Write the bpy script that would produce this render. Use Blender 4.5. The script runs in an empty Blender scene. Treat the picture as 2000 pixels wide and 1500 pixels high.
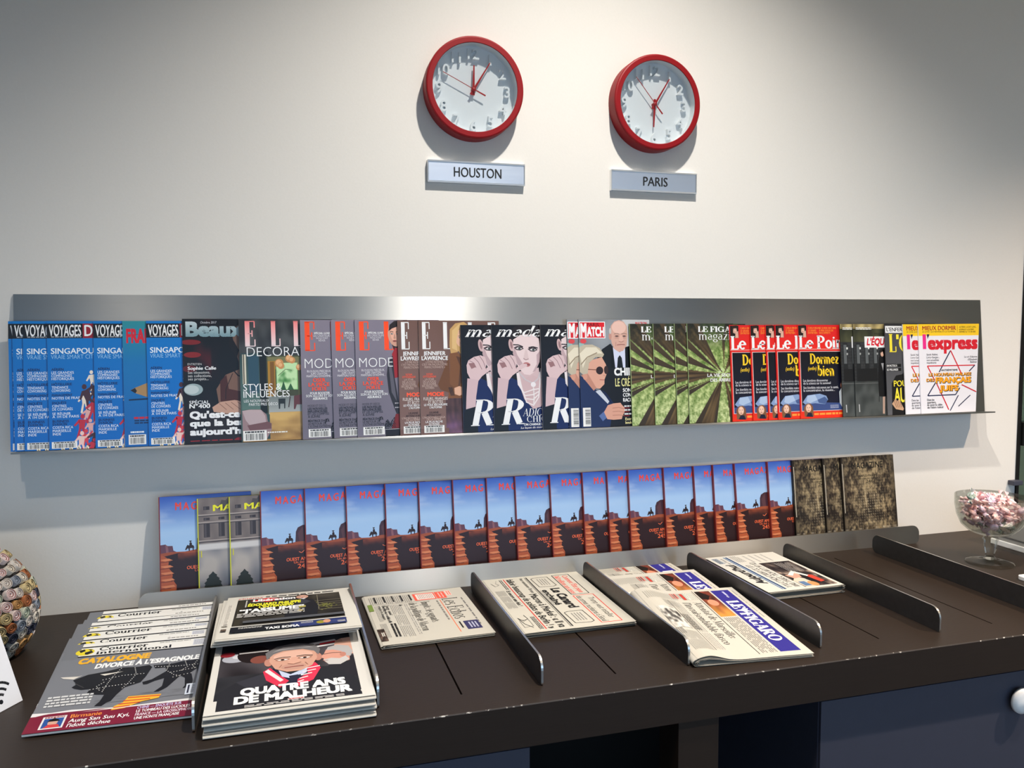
import bpy, bmesh, math, random
from mathutils import Vector, Matrix, noise

# ---------------------------------------------------------------- units and frame
# plan units: 1 u = 0.152 m; x along the wall, y into the wall (wall at y = YW), z up from the table top
S, YW, YF, ZT = 0.152, 4.439, -0.468, 0.76
def P(x, y, z): return Vector((x * S, (y - YW) * S, ZT + z * S))
scene = bpy.context.scene
COL = scene.collection
random.seed(7)

# ---------------------------------------------------------------- camera
cam_d = bpy.data.cameras.new('camera'); cam = bpy.data.objects.new('camera', cam_d); COL.objects.link(cam)
cam_d.sensor_fit = 'HORIZONTAL'; cam_d.sensor_width = 36.0
cam_d.lens = 1583.76 / 2000 * 36.0
cam_d.clip_start = 0.05
PIT, ROL, YAW = 0.0728651, 0.0037673, 0.2830523
_f = Vector((math.sin(YAW) * math.cos(PIT), math.cos(YAW) * math.cos(PIT), -math.sin(PIT)))
_r0 = Vector((math.cos(YAW), -math.sin(YAW), 0)); _d0 = _f.cross(_r0)
_r = math.cos(ROL) * _r0 + math.sin(ROL) * _d0; _d = -math.sin(ROL) * _r0 + math.cos(ROL) * _d0
cm = Matrix((_r, -_d, -_f)).transposed().to_4x4(); cm.translation = P(-2.0391, -9.2256, 4.4195)
cam.matrix_world = cm
scene.camera = cam

# ---------------------------------------------------------------- world, exposure
scene.view_settings.view_transform = 'Standard'; scene.view_settings.look = 'None'
scene.view_settings.gamma = 1.0; scene.view_settings.use_curve_mapping = False
scene.view_settings.exposure = 0.0
scene.cycles.transparent_max_bounces = 24
w = bpy.data.worlds.new('daylight'); scene.world = w; w.use_nodes = True
w.node_tree.nodes['Background'].inputs[0].default_value = (0.46, 0.70, 1.0, 1)
w.node_tree.nodes['Background'].inputs[1].default_value = 2.15

# ---------------------------------------------------------------- materials
def lin(c):
    return tuple(((v / 255) / 12.92 if v / 255 <= 0.04045 else ((v / 255 + 0.055) / 1.055) ** 2.4) for v in c[:3])
def mat(name, rgb, rough=0.5, metal=0.0, spec=0.5, **k):
    m = bpy.data.materials.new(name); m.use_nodes = True
    b = m.node_tree.nodes['Principled BSDF']
    b.inputs['Base Color'].default_value = (*lin(rgb), 1); b.inputs['Roughness'].default_value = rough
    b.inputs['Metallic'].default_value = metal; b.inputs['Specular IOR Level'].default_value = spec
    for kk, v in k.items(): b.inputs[kk.replace('_', ' ')].default_value = v
    return m
def nodes(m): return m.node_tree.nodes, m.node_tree.links, m.node_tree.nodes['Principled BSDF']
def add_noise(m, scale, amount, bump=0.0, stretch=(1, 1, 1), detail=4):
    """vary the base colour a little and add a fine bump, both from object-space noise"""
    N, L, b = nodes(m)
    tc = N.new('ShaderNodeTexCoord'); mp = N.new('ShaderNodeMapping'); mp.inputs['Scale'].default_value = stretch
    nz = N.new('ShaderNodeTexNoise'); nz.inputs['Scale'].default_value = scale; nz.inputs['Detail'].default_value = detail
    L.new(tc.outputs['Object'], mp.inputs[0]); L.new(mp.outputs[0], nz.inputs['Vector'])
    c = b.inputs['Base Color'].default_value[:]
    mx = N.new('ShaderNodeMix'); mx.data_type = 'RGBA'
    mx.inputs['A'].default_value = tuple(v * (1 - amount) for v in c[:3]) + (1,)
    mx.inputs['B'].default_value = tuple(min(1, v * (1 + amount)) for v in c[:3]) + (1,)
    L.new(nz.outputs['Fac'], mx.inputs['Factor']); L.new(mx.outputs['Result'], b.inputs['Base Color'])
    if bump:
        bp = N.new('ShaderNodeBump'); bp.inputs['Strength'].default_value = bump; bp.inputs['Distance'].default_value = 0.001
        L.new(nz.outputs['Fac'], bp.inputs['Height']); L.new(bp.outputs[0], b.inputs['Normal'])
    return m
def brushed(name, rgb, rough, aniso):
    m = mat(name, rgb, rough, 1.0); N, L, b = nodes(m)
    b.inputs['Anisotropic'].default_value = aniso; b.inputs['Anisotropic Rotation'].default_value = 0.25
    tg = N.new('ShaderNodeTangent'); tg.direction_type = 'UV_MAP'; tg.uv_map = 'grain'
    L.new(tg.outputs[0], b.inputs['Tangent'])
    tc = N.new('ShaderNodeTexCoord'); mp = N.new('ShaderNodeMapping'); mp.inputs['Scale'].default_value = (3, 60, 260)
    nz = N.new('ShaderNodeTexNoise'); nz.inputs['Scale'].default_value = 4; nz.inputs['Detail'].default_value = 5
    L.new(tc.outputs['Object'], mp.inputs[0]); L.new(mp.outputs[0], nz.inputs['Vector'])
    mr = N.new('ShaderNodeMapRange'); mr.inputs['To Min'].default_value = rough - 0.07; mr.inputs['To Max'].default_value = rough + 0.07
    L.new(nz.outputs['Fac'], mr.inputs[0]); L.new(mr.outputs[0], b.inputs['Roughness'])
    return m
def ink_mat(name, rough, spec, coat=0.0):
    m = mat(name, (255, 255, 255), rough, 0, spec); N, L, b = nodes(m)
    a = N.new('ShaderNodeAttribute'); a.attribute_name = 'ink'; L.new(a.outputs['Color'], b.inputs['Base Color'])
    b.inputs['Coat Weight'].default_value = coat; b.inputs['Coat Roughness'].default_value = 0.12
    return m
M = {}
M['wall'] = add_noise(mat('painted_plaster', (226, 222, 215), 0.85, 0, 0.2), 220, 0.02, 0.12)
M['ceiling'] = add_noise(mat('ceiling_paint', (225, 225, 222), 0.9), 80, 0.02)
M['floor'] = add_noise(mat('dark_carpet', (70, 68, 68), 0.95), 300, 0.3, 0.3)
M['green_wall'] = add_noise(mat('pale_green_paint', (186, 204, 190), 0.85), 60, 0.03)
M['table'] = add_noise(mat('dark_stained_wood', (41, 32, 26), 0.46, 0, 0.26), 9, 0.16, 0.12, (1.2, 30, 30))
M['table_edge'] = mat('worn_wood_edge', (60, 52, 47), 0.5)
N, L, b = nodes(M['table_edge'])
tc = N.new('ShaderNodeTexCoord'); nz = N.new('ShaderNodeTexNoise'); nz.inputs['Scale'].default_value = 95; nz.inputs['Detail'].default_value = 3
cr = N.new('ShaderNodeValToRGB'); cr.color_ramp.elements[0].position = 0.61; cr.color_ramp.elements[1].position = 0.68
cr.color_ramp.elements[0].color = (*lin((58, 50, 45)), 1); cr.color_ramp.elements[1].color = (*lin((205, 198, 188)), 1)
L.new(tc.outputs['Object'], nz.inputs['Vector']); L.new(nz.outputs['Fac'], cr.inputs[0]); L.new(cr.outputs[0], b.inputs['Base Color'])
M['cabinet'] = add_noise(mat('slate_laminate', (58, 60, 74), 0.5), 30, 0.06)
M['steel'] = brushed('brushed_steel', (172, 172, 170), 0.48, 1.0)
M['divider'] = add_noise(mat('steel_dark_reflection', (92, 90, 88), 0.42, 0.85), 60, 0.15)  # same steel as the plate, darkened for the dark surroundings it reflects
M['steel_edge'] = mat('steel_edge_highlight', (215, 212, 206), 0.3, 1.0)  # edge faces lightened: their highlight is put into the colour
M['red'] = add_noise(mat('red_plastic', (136, 2, 14), 0.5, 0, 0.3), 300, 0.03, 0.05)
M['redhand'] = mat('red_hand', (170, 20, 30), 0.4)
M['dial'] = mat('white_dial', (236, 240, 242), 0.55)
M['alu'] = brushed('satin_aluminium', (205, 212, 224), 0.4, 0.4)
M['alu_frame'] = mat('bright_frame', (225, 226, 228), 0.3, 0.9)
M['black'] = mat('black_paint', (8, 8, 8), 0.55, 0, 0.25)
M['letter'] = mat('black_lettering', (16, 16, 20), 0.5)
M['paper'] = mat('page_paper', (226, 224, 218), 0.75, 0, 0.2)
M['news'] = mat('newsprint', (196, 191, 180), 0.85, 0, 0.15)
M['gloss_ink'] = ink_mat('glossy_print', 0.36, 0.3, 0.12)
M['matt_ink'] = ink_mat('newspaper_print', 0.8, 0.15)
M['white_plastic'] = mat('white_plastic', (236, 235, 232), 0.4)
M['grey_plastic'] = mat('grey_plastic', (150, 148, 142), 0.5)
M['dark_core'] = add_noise(mat('vase_core', (36, 32, 31), 0.8), 60, 0.3)
def thin_glass(name, rgb, fac, rough=0.02):
    m = bpy.data.materials.new(name); m.use_nodes = True; N, L = m.node_tree.nodes, m.node_tree.links
    N.remove(N['Principled BSDF']); t = N.new('ShaderNodeBsdfTransparent'); t.inputs[0].default_value = (*lin(rgb), 1)
    g = N.new('ShaderNodeBsdfGlossy'); g.inputs['Roughness'].default_value = rough
    fr = N.new('ShaderNodeFresnel'); fr.inputs[0].default_value = 1.45; ml = N.new('ShaderNodeMath'); ml.operation = 'MULTIPLY'
    ml.inputs[1].default_value = fac; L.new(fr.outputs[0], ml.inputs[0])
    mx = N.new('ShaderNodeMixShader'); L.new(ml.outputs[0], mx.inputs[0]); L.new(t.outputs[0], mx.inputs[1]); L.new(g.outputs[0], mx.inputs[2])
    L.new(mx.outputs[0], N['Material Output'].inputs[0]); return m
M['pane'] = thin_glass('clear_pane', (250, 252, 252), 0.5)
M['door_glass'] = thin_glass('green_tinted_glass', (222, 236, 226), 0.8)
M['crystal'] = thin_glass('pressed_glass', (253, 254, 251), 0.55, 0.06)
def emit(name, rgb, k):
    m = bpy.data.materials.new(name); m.use_nodes = True; N, L = m.node_tree.nodes, m.node_tree.links
    N.remove(N['Principled BSDF']); e = N.new('ShaderNodeEmission'); e.inputs[0].default_value = (*rgb, 1); e.inputs[1].default_value = k
    L.new(e.outputs[0], N['Material Output'].inputs[0]); return m
M['lamp'] = emit('lamp_glow', (1.0, 0.78, 0.52), 380)

# ---------------------------------------------------------------- object helpers
def tag(o, label=None, cat=None, group=None, kind=None):
    if label: o['label'] = label
    if cat: o['category'] = cat
    if group: o['group'] = group
    if kind: o['kind'] = kind
    return o
def mesh_of(name, verts, faces, mats, fmats=None, smooth=False, cols=None):
    me = bpy.data.meshes.new(name); me.from_pydata([tuple(v) for v in verts], [], faces)
    for m in (mats if isinstance(mats, (list, tuple)) else [mats]): me.materials.append(m)
    if fmats: me.polygons.foreach_set('material_index', fmats)
    if smooth: me.polygons.foreach_set('use_smooth', [True] * len(me.polygons))
    if cols:
        a = me.color_attributes.new('ink', 'FLOAT_COLOR', 'POINT'); buf = []
        for c in cols: buf += [c[0], c[1], c[2], 1.0]
        a.data.foreach_set('color', buf)
    me.update(); return me
def link(name, me, parent=None, loc=None):
    o = bpy.data.objects.new(name, me); COL.objects.link(o)
    if parent: o.parent = parent
    if loc is not None: o.location = loc
    return o
def empty(name, loc=(0, 0, 0)):
    o = bpy.data.objects.new(name, None); COL.objects.link(o); o.location = loc; o.empty_display_size = 0.02; return o
def copy_tree(o, parent=None):
    c = o.copy(); COL.objects.link(c)
    if parent: c.parent = parent
    for ch in o.children: copy_tree(ch, c)
    return c
class MB:
    """collects shapes in u; build() turns them into one mesh object in metres"""
    def __init__(s): s.v, s.f, s.m = [], [], []
    def add(s, vs, fs, m=0):
        k = len(s.v); s.v += [Vector(v) for v in vs]; s.f += [tuple(i + k for i in f) for f in fs]; s.m += [m] * len(fs)
    def box(s, x0, x1, y0, y1, z0, z1, m=0):
        vs = [(x, y, z) for x in (x0, x1) for y in (y0, y1) for z in (z0, z1)]
        s.add(vs, [(0, 1, 3, 2), (4, 6, 7, 5), (0, 4, 5, 1), (2, 3, 7, 6), (0, 2, 6, 4), (1, 5, 7, 3)], m)
    def prism(s, pts, lo, hi, axis=2, m=0, me=None):
        """extrude a 2-D outline (list of pairs, counter-clockwise) along an axis"""
        n = len(pts)
        def v(p, h): return {2: (p[0], p[1], h), 0: (h, p[0], p[1]), 1: (p[0], h, p[1])}[axis]
        vs = [v(p, lo) for p in pts] + [v(p, hi) for p in pts]
        s.add(vs, [tuple(range(n - 1, -1, -1)), tuple(range(n, 2 * n))], m)
        k = len(s.v) - 2 * n
        for i in range(n):
            j = (i + 1) % n; s.f.append((k + i, k + j, k + n + j, k + n + i)); s.m.append(m if me is None else me)
    def lathe(s, prof, n=48, c=(0, 0, 0), m=0, axis=2, close=False):
        vs, fs = [], []
        for r, h in prof:
            for i in range(n):
                a = 2 * math.pi * i / n; x, y = r * math.cos(a), r * math.sin(a)
                vs.append((c[0] + x, c[1] + y, c[2] + h) if axis == 2 else (c[0] + x, c[1] - h, c[2] + y))
        R = len(prof)
        for j in range(R if close else R - 1):
            for i in range(n):
                a, b2 = j * n + i, j * n + (i + 1) % n; jn = ((j + 1) % R) * n
                fs.append((a, b2, jn + (i + 1) % n, jn + i))
        s.add(vs, fs, m)
    def disc(s, r, h, n=48, c=(0, 0, 0), m=0, axis=2):
        vs = []
        for i in range(n):
            a = 2 * math.pi * i / n; x, y = r * math.cos(a), r * math.sin(a)
            vs.append((c[0] + x, c[1] + y, c[2] + h) if axis == 2 else (c[0] + x, c[1] - h, c[2] + y))
        s.add(vs, [tuple(range(n))], m)
    def mesh(s, name, mats, smooth=False, grain=False, bevel=0.0, fix=True):
        me = mesh_of(name, [v * S for v in s.v], s.f, mats, s.m, smooth)
        bm = bmesh.new(); bm.from_mesh(me)
        if fix: bmesh.ops.recalc_face_normals(bm, faces=bm.faces)
        if bevel:
            bmesh.ops.remove_doubles(bm, verts=bm.verts, dist=1e-6)
            ed = [e for e in bm.edges if len(e.link_faces) == 2 and e.calc_face_angle(0) > 0.6]
            bmesh.ops.bevel(bm, geom=ed, offset=bevel * S, segments=2, affect='EDGES', profile=0.6)
        bm.to_mesh(me); bm.free()
        if grain:
            uv = me.uv_layers.new(name='grain')
            for lp in me.loops:
                co = me.vertices[lp.vertex_index].co; uv.data[lp.index].uv = (co.x, co.z + co.y)
        return me
    def build(s, name, mats, parent=None, loc=None, **k): return link(name, s.mesh(name, mats, **k), parent, loc)
def rounded(x0, x1, y0, y1, r, n=6, rs=None):
    """outline of a rectangle with rounded corners (radii per corner: bl, br, tr, tl)"""
    rs = rs or (r, r, r, r); pts = []
    for (cx, cy, a0), q in zip(((x0, y0, 180), (x1, y0, 270), (x1, y1, 0), (x0, y1, 90)), rs):
        ox, oy = cx + (q if cx == x0 else -q), cy + (q if cy == y0 else -q)
        for i in range(n + 1):
            a = math.radians(a0 + 90 * i / n); pts.append((ox + q * math.cos(a), oy + q * math.sin(a)))
    return pts

# ---------------------------------------------------------------- room lights: ceiling downlights
ZC = 17.6
def downlight(x, d, watts, half, label, blend=0.35, colour=(1.0, 0.93, 0.84), tilt=(0, 0)):
    t = tag(empty('ceiling_downlight', P(x, YW - d, ZC)), label, 'ceiling light', 'downlights in a row along the counter')
    b = MB(); b.lathe([(0.32, 0.0), (0.32, -0.3), (0.27, -0.3), (0.27, 0.0)], 40, close=True); b.build('can', M['black'], t)
    b = MB(); b.disc(0.268, -0.03, 40); b.build('lens', M['lamp'], t)
    ld = bpy.data.lights.new('downlight', 'SPOT'); ld.energy = watts; ld.color = colour
    ld.spot_size = math.radians(2 * half); ld.spot_blend = blend; ld.shadow_soft_size = 0.03
    lo = bpy.data.objects.new('bulb', ld); COL.objects.link(lo); lo.parent = t; lo.location = (0, 0, -0.32 * S)
    lo.rotation_euler = (math.radians(tilt[0]), math.radians(tilt[1]), 0)
downlight(3.2, 6.6, 246, 54, 'ceiling downlight in front of the two clocks', 0.72, (1.0, 0.955, 0.89))
downlight(9.2, 10.0, 95, 50, 'ceiling downlight in front of the right half of the shelf', 0.8)
downlight(17.0, 10.0, 370, 50, 'ceiling downlight beyond the right end of the counter', 0.7, (1.0, 0.79, 0.60))
downlight(-6.5, 10.5, 70, 50, 'ceiling downlight in front of the left end of the shelf', 0.8)

t = tag(empty('corridor_fill_light', P(18.5, YW + 7, ZC)), 'unseen fill light added to brighten the corridor behind the glass door', 'ceiling light')  # added lamp, out of view, brightening what shows through the door glass
b = MB(); b.box(-1.9, 1.9, -1.9, 1.9, -.1, 0); b.build('housing', M['white_plastic'], t)
ld = bpy.data.lights.new('corridor_fill', 'AREA'); ld.energy = 40; ld.size = 0.5; ld.color = (0.95, 1.0, 0.95)
lo = bpy.data.objects.new('panel', ld); COL.objects.link(lo); lo.parent = t; lo.location = (0, 0, -0.12 * S)

# ---------------------------------------------------------------- the room
def struct(name, b, m, **k): return tag(b.build(name, m, **k), kind='structure')
XL, XR, YB = -22.0, 30.0, -42.0
zf = -ZT / S
b = MB(); b.box(XL, 13.30, YW, YW + 0.7, zf, ZC); struct('wall_back', b, M['wall'], loc=P(0, 0, 0))
b = MB(); b.box(XL, XR, YB, YW + 16, zf - 0.4, zf); struct('floor', b, M['floor'], loc=P(0, 0, 0))
b = MB(); b.box(XL, XR, YB, YW + 16, ZC + 0.001, ZC + 0.5); struct('ceiling', b, M['ceiling'], loc=P(0, 0, 0))
b = MB(); b.box(XL - 0.6, XL, YB, YW + 0.7, zf, ZC); struct('wall_left', b, M['wall'], loc=P(0, 0, 0))
b = MB(); b.box(XR, XR + 0.6, YB, YW + 16, zf, ZC); struct('wall_right', b, M['wall'], loc=P(0, 0, 0))
b = MB(); b.box(XL, XR, YW - 17.6, YW - 17, 7.6, ZC); b.box(XL, -15, YW - 17.6, YW - 17, zf, 7.6); b.box(22, XR, YW - 17.6, YW - 17, zf, 7.6); struct('wall_front_shading', b, M['wall'], loc=P(0, 0, 0))  # unseen header and piers, added to keep daylight off the upper back wall
b = MB(); b.box(13.3, XR, YW + 14, YW + 14.6, zf, ZC); struct('wall_corridor', b, M['green_wall'], loc=P(0, 0, 0))
# glazed door at the right end of the wall
dr = tag(empty('door_1', P(13.3, YW, zf)), kind='structure')
b = MB()
b.box(0.0, 0.07, -0.04, 0.1, 0, 16.5); b.box(6.4, 6.54, -0.04, 0.2, 0, 16.5); b.box(0.07, 6.4, -0.04, 0.1, 16.36, 16.5); b.box(0.07, 6.4, -0.04, 0.1, 0, 0.12)
b.build('door_frame', M['black'], dr)
b = MB(); b.box(0.06, 6.4, 0.02, 0.06, 0.1, 16.38); b.build('glass_pane', M['door_glass'], dr)
b = MB(); b.box(0.08, 0.75, -0.09, 0.16, 1.77 - zf, 2.28 - zf); b.build('hinge_plate', M['black'], dr, bevel=0.02)
b = MB(); b.box(-0.2, 0.05, -0.16, 0.0, 0.93 - zf, 1.03 - zf); b.build('latch', M['cabinet'], dr, bevel=0.015)

# ---------------------------------------------------------------- lettering
_cache = {}
def sans(s, bold):
    """filled outlines of a string in Blender's built-in face: (vertices, faces, cap height)"""
    k = (s, bold)
    if k not in _cache:
        c = bpy.data.curves.new('lettering', 'FONT'); c.body = s; c.size = 1; c.resolution_u = 3 if len(s) < 14 else 2; c.offset = min(bold, 0.0)
        o = bpy.data.objects.new('lettering', c); me = o.to_mesh()
        vs = [(v.co.x, v.co.y) for v in me.vertices]; fs = [tuple(p.vertices) for p in me.polygons]
        o.to_mesh_clear(); bpy.data.objects.remove(o); bpy.data.curves.remove(c)
        if bold > 0:                                 # heavier weight: the same outlines overprinted slightly apart
            n = len(vs); d = bold * .95; sh = ((-d, -d), (d, -d), (-d, d), (d, d)) if bold > .035 else ((-d, -d * .5), (d, d * .5)) if bold > .012 else ((-d, 0), (d, 0))
            vs, fs = [(x + a, y + b2) for a, b2 in sh for x, y in vs], [tuple(i + q * n for i in f) for q in range(len(sh)) for f in fs]
        _cache[k] = (vs, fs, CAP[0] + (bold if bold > .012 else 0))
    return _cache[k]
CAP = [1.0]
_v = sans('H', 0.0)[0]; CAP[0] = max(y for x, y in _v); _cache.clear()

# a small drawn serif alphabet: strokes are l(ine) x0 y0 x1 y1 weight, a(rc) cx cy rx ry a0 a1, d(ot) x y r
X_ = 0.64
def sr(x, y, h=0.12): return ('l', x - h, y, x + h, y, 't')
SERIF = {
 'E': (.64, [('l', .16, 0, .16, 1, 'T'), ('l', .03, 0, .58, 0, 't'), ('l', .03, 1, .56, 1, 't'), ('l', .16, .51, .42, .51, 't'), ('l', .57, 0, .57, .27, 'm'), ('l', .55, 1, .55, .75, 'm'), ('l', .42, .38, .42, .64, 'm')]),
 'F': (.6, [('l', .16, 0, .16, 1, 'T'), sr(.16, 0, .14), ('l', .03, 1, .56, 1, 't'), ('l', .16, .5, .42, .5, 't'), ('l', .55, 1, .55, .74, 'm'), ('l', .42, .37, .42, .63, 'm')]),
 'L': (.6, [('l', .16, 0, .16, 1, 'T'), sr(.16, 1, .14), ('l', .03, 0, .56, 0, 't'), ('l', .55, 0, .55, .3, 'm')]),
 'I': (.34, [('l', .17, 0, .17, 1, 'T'), sr(.17, 0, .15), sr(.17, 1, .15)]),
 'A': (.78, [('l', .1, 0, .39, 1, 't'), ('l', .66, 0, .37, 1, 'T'), ('l', .2, .33, .56, .33, 't'), sr(.1, 0, .1), sr(.66, 0, .14)]),
 'C': (.8, [('a', .42, .5, .34, .5, 48, 312), ('l', .7, .66, .7, .98, 'm'), ('l', .7, .02, .7, .2, 't')]),
 'G': (.86, [('a', .42, .5, .34, .5, 48, 330), ('l', .7, .66, .7, .98, 'm'), ('l', .7, 0, .7, .42, 'T'), sr(.7, .42, .14)]),
 'D': (.8, [('l', .16, 0, .16, 1, 'T'), ('a', .32, .5, .36, .5, -90, 90), ('l', .03, 0, .32, 0, 't'), ('l', .03, 1, .32, 1, 't')]),
 'H': (.84, [('l', .18, 0, .18, 1, 'T'), ('l', .64, 0, .64, 1, 'T'), ('l', .18, .5, .64, .5, 't'), sr(.18, 0), sr(.18, 1), sr(.64, 0), sr(.64, 1)]),
 'M': (1.02, [('l', .16, 0, .16, 1, 't'), ('l', .16, 1, .5, .05, 'T'), ('l', .5, .05, .82, 1, 't'), ('l', .82, 0, .82, 1, 'T'), sr(.16, 0, .11), sr(.13, 1, .1), sr(.82, 0), sr(.85, 1, .1)]),
 'O': (.86, [('a', .42, .5, .34, .5, 0, 360)]),
 'P': (.68, [('l', .16, 0, .16, 1, 'T'), ('a', .32, .74, .26, .26, -90, 90), ('l', .03, 1, .32, 1, 't'), ('l', .16, .48, .32, .48, 't'), sr(.16, 0, .14)]),
 'R': (.78, [('l', .16, 0, .16, 1, 'T'), ('a', .32, .75, .26, .25, -90, 90), ('l', .03, 1, .32, 1, 't'), ('l', .16, .5, .34, .5, 't'), sr(.16, 0, .14), ('l', .38, .5, .62, .02, 'T'), ('l', .58, 0, .78, 0, 't')]),
 'a': (.52, [('l', .38, .05, .38, .46, 'T'), ('a', .24, .46, .14, .18, 0, 150), ('a', .23, .19, .17, .19, 0, 360), ('l', .38, .02, .5, .02, 't')]),
 'b': (.58, [('l', .12, .02, .12, 1, 'T'), ('a', .31, .32, .2, .32, 0, 360), sr(.08, 1, .07)]),
 'c': (.5, [('a', .29, .32, .22, .32, 50, 315), ('d', .43, .5, .06)]),
 'd': (.6, [('l', .46, 0, .46, 1, 'T'), ('a', .26, .32, .2, .32, 0, 360), sr(.42, 1, .07), sr(.5, 0, .07)]),
 'e': (.54, [('a', .28, .32, .22, .32, 0, 315), ('l', .07, .35, .5, .35, 't')]),
 'f': (.36, [('l', .17, 0, .17, .82, 'T'), ('a', .3, .82, .13, .18, 60, 180), ('l', .03, X_, .34, X_, 't'), sr(.17, 0)]),
 'g': (.54, [('a', .26, .42, .18, .22, 0, 360), ('a', .26, -.12, .21, .16, 0, 360), ('l', .12, .22, .14, .04, 't'), ('l', .42, .6, .54, .64, 't')]),
 'h': (.62, [('l', .14, 0, .14, 1, 'T'), ('a', .3, .42, .16, .22, 0, 180), ('l', .46, 0, .46, .44, 'T'), sr(.14, 0, .11), sr(.46, 0, .11), sr(.1, 1, .07)]),
 'i': (.3, [('l', .14, 0, .14, X_, 'T'), sr(.14, 0, .12), sr(.1, X_, .07), ('d', .14, .86, .08)]),
 'k': (.58, [('l', .14, 0, .14, 1, 'T'), ('l', .14, .26, .44, .62, 't'), ('l', .24, .38, .5, 0, 'T'), sr(.14, 0), sr(.5, 0, .09)]),
 'l': (.3, [('l', .14, 0, .14, 1, 'T'), sr(.14, 0, .12), sr(.1, 1, .07)]),
 'm': (.94, [('l', .14, 0, .14, X_, 'T'), ('a', .29, .42, .15, .22, 0, 180), ('l', .44, 0, .44, .44, 'T'), ('a', .6, .42, .16, .22, 0, 180), ('l', .76, 0, .76, .44, 'T'), sr(.14, 0, .1), sr(.44, 0, .1), sr(.76, 0, .1), sr(.1, X_, .07)]),
 'n': (.62, [('l', .14, 0, .14, X_, 'T'), ('a', .3, .42, .16, .22, 0, 180), ('l', .46, 0, .46, .44, 'T'), sr(.14, 0, .11), sr(.46, 0, .11), sr(.1, X_, .07)]),
 'o': (.56, [('a', .28, .32, .22, .32, 0, 360)]),
 'p': (.58, [('l', .12, -.3, .12, X_, 'T'), ('a', .31, .32, .2, .32, 0, 360), sr(.12, -.3), sr(.08, X_, .07)]),
 'q': (.58, [('l', .46, -.3, .46, X_, 'T'), ('a', .26, .32, .2, .32, 0, 360), sr(.46, -.3)]),
 'r': (.44, [('l', .14, 0, .14, X_, 'T'), ('a', .28, .4, .14, .22, 40, 180), ('d', .38, .56, .06), sr(.14, 0), sr(.1, X_, .07)]),
 's': (.46, [('a', .23, .48, .15, .16, 40, 270), ('a', .23, .16, .16, .16, -140, 90)]),
 't': (.38, [('l', .16, .1, .16, .86, 'T'), ('a', .27, .12, .11, .12, 180, 320), ('l', .03, X_, .34, X_, 't')]),
 'u': (.62, [('l', .14, .2, .14, X_, 'T'), ('a', .3, .22, .16, .22, 180, 360), ('l', .46, 0, .46, X_, 'T'), sr(.1, X_, .07), sr(.42, X_, .07), sr(.52, 0, .06)]),
 'v': (.54, [('l', .08, X_, .27, 0, 'T'), ('l', .46, X_, .27, 0, 't'), sr(.08, X_, .09), sr(.46, X_, .08)]),
 'z': (.5, [('l', .07, X_, .43, X_, 't'), ('l', .42, X_, .08, 0, 'T'), ('l', .07, 0, .45, 0, 't')]),
 "'": (.2, [('l', .1, .72, .1, 1, 'T')]), ':': (.26, [('d', .13, .1, .08), ('d', .13, .52, .08)]), '.': (.22, [('d', .11, .06, .08)]), ' ': (.28, []),
 ',': (.22, [('d', .11, .05, .08), ('l', .14, .02, .07, -.15, 't')]),
}
SERIF['é'] = (.54, SERIF['e'][1] + [('l', .24, .74, .38, .94, 'm')]); SERIF['ô'] = (.56, SERIF['o'][1] + [('l', .16, .74, .28, .92, 't'), ('l', .28, .92, .4, .74, 't')])
SERIF['è'] = (.54, SERIF['e'][1] + [('l', .2, .94, .32, .74, 'm')])
def serif(s, T=.17, t=.035):
    k = (s, T, t)
    if k in _cache: return _cache[k]
    vs, fs, x = [], [], 0
    wt = {'T': T, 't': t, 'm': max(t * 1.5, T * .24)}
    def quad(a, b2, w0, w1):
        dx, dy = b2[0] - a[0], b2[1] - a[1]; l = math.hypot(dx, dy) or 1; nx, ny = -dy / l / 2, dx / l / 2
        k0 = len(vs); vs.extend([(a[0] + nx * w0, a[1] + ny * w0), (a[0] - nx * w0, a[1] - ny * w0), (b2[0] - nx * w1, b2[1] - ny * w1), (b2[0] + nx * w1, b2[1] + ny * w1)])
        fs.append((k0, k0 + 1, k0 + 2, k0 + 3))
    for ch in s:
        adv, st = SERIF[ch]
        for q in st:
            if q[0] == 'l':
                ww = wt[q[5]]; quad((x + q[1], q[2]), (x + q[3], q[4]), ww, ww)
            elif q[0] == 'd':
                k0 = len(vs); vs.extend([(x + q[1] + q[3] * math.cos(i * .628), q[2] + q[3] * math.sin(i * .628)) for i in range(10)]); fs.append(tuple(range(k0, k0 + 10)))
            else:
                _, cx, cy, rx, ry, a0, a1 = q; n = max(6, int(abs(a1 - a0) / 20)); rx -= T * .15
                pr = None
                for i in range(n + 1):
                    a = math.radians(a0 + (a1 - a0) * i / n); w = t + (T - t) * abs(math.cos(a)) ** 1.4
                    c, sn = math.cos(a), math.sin(a); o = (x + cx + (rx + w / 2) * c, cy + (ry + t / 2) * sn); inn = (x + cx + (rx - w / 2) * c, cy + (ry - t) * sn)
                    if pr:
                        k0 = len(vs); vs.extend([pr[1], pr[0], o, inn]); fs.append((k0, k0 + 1, k0 + 2, k0 + 3))
                    pr = (o, inn)
        x += adv
    _cache[k] = (vs, fs, 1.0); return _cache[k]

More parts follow.
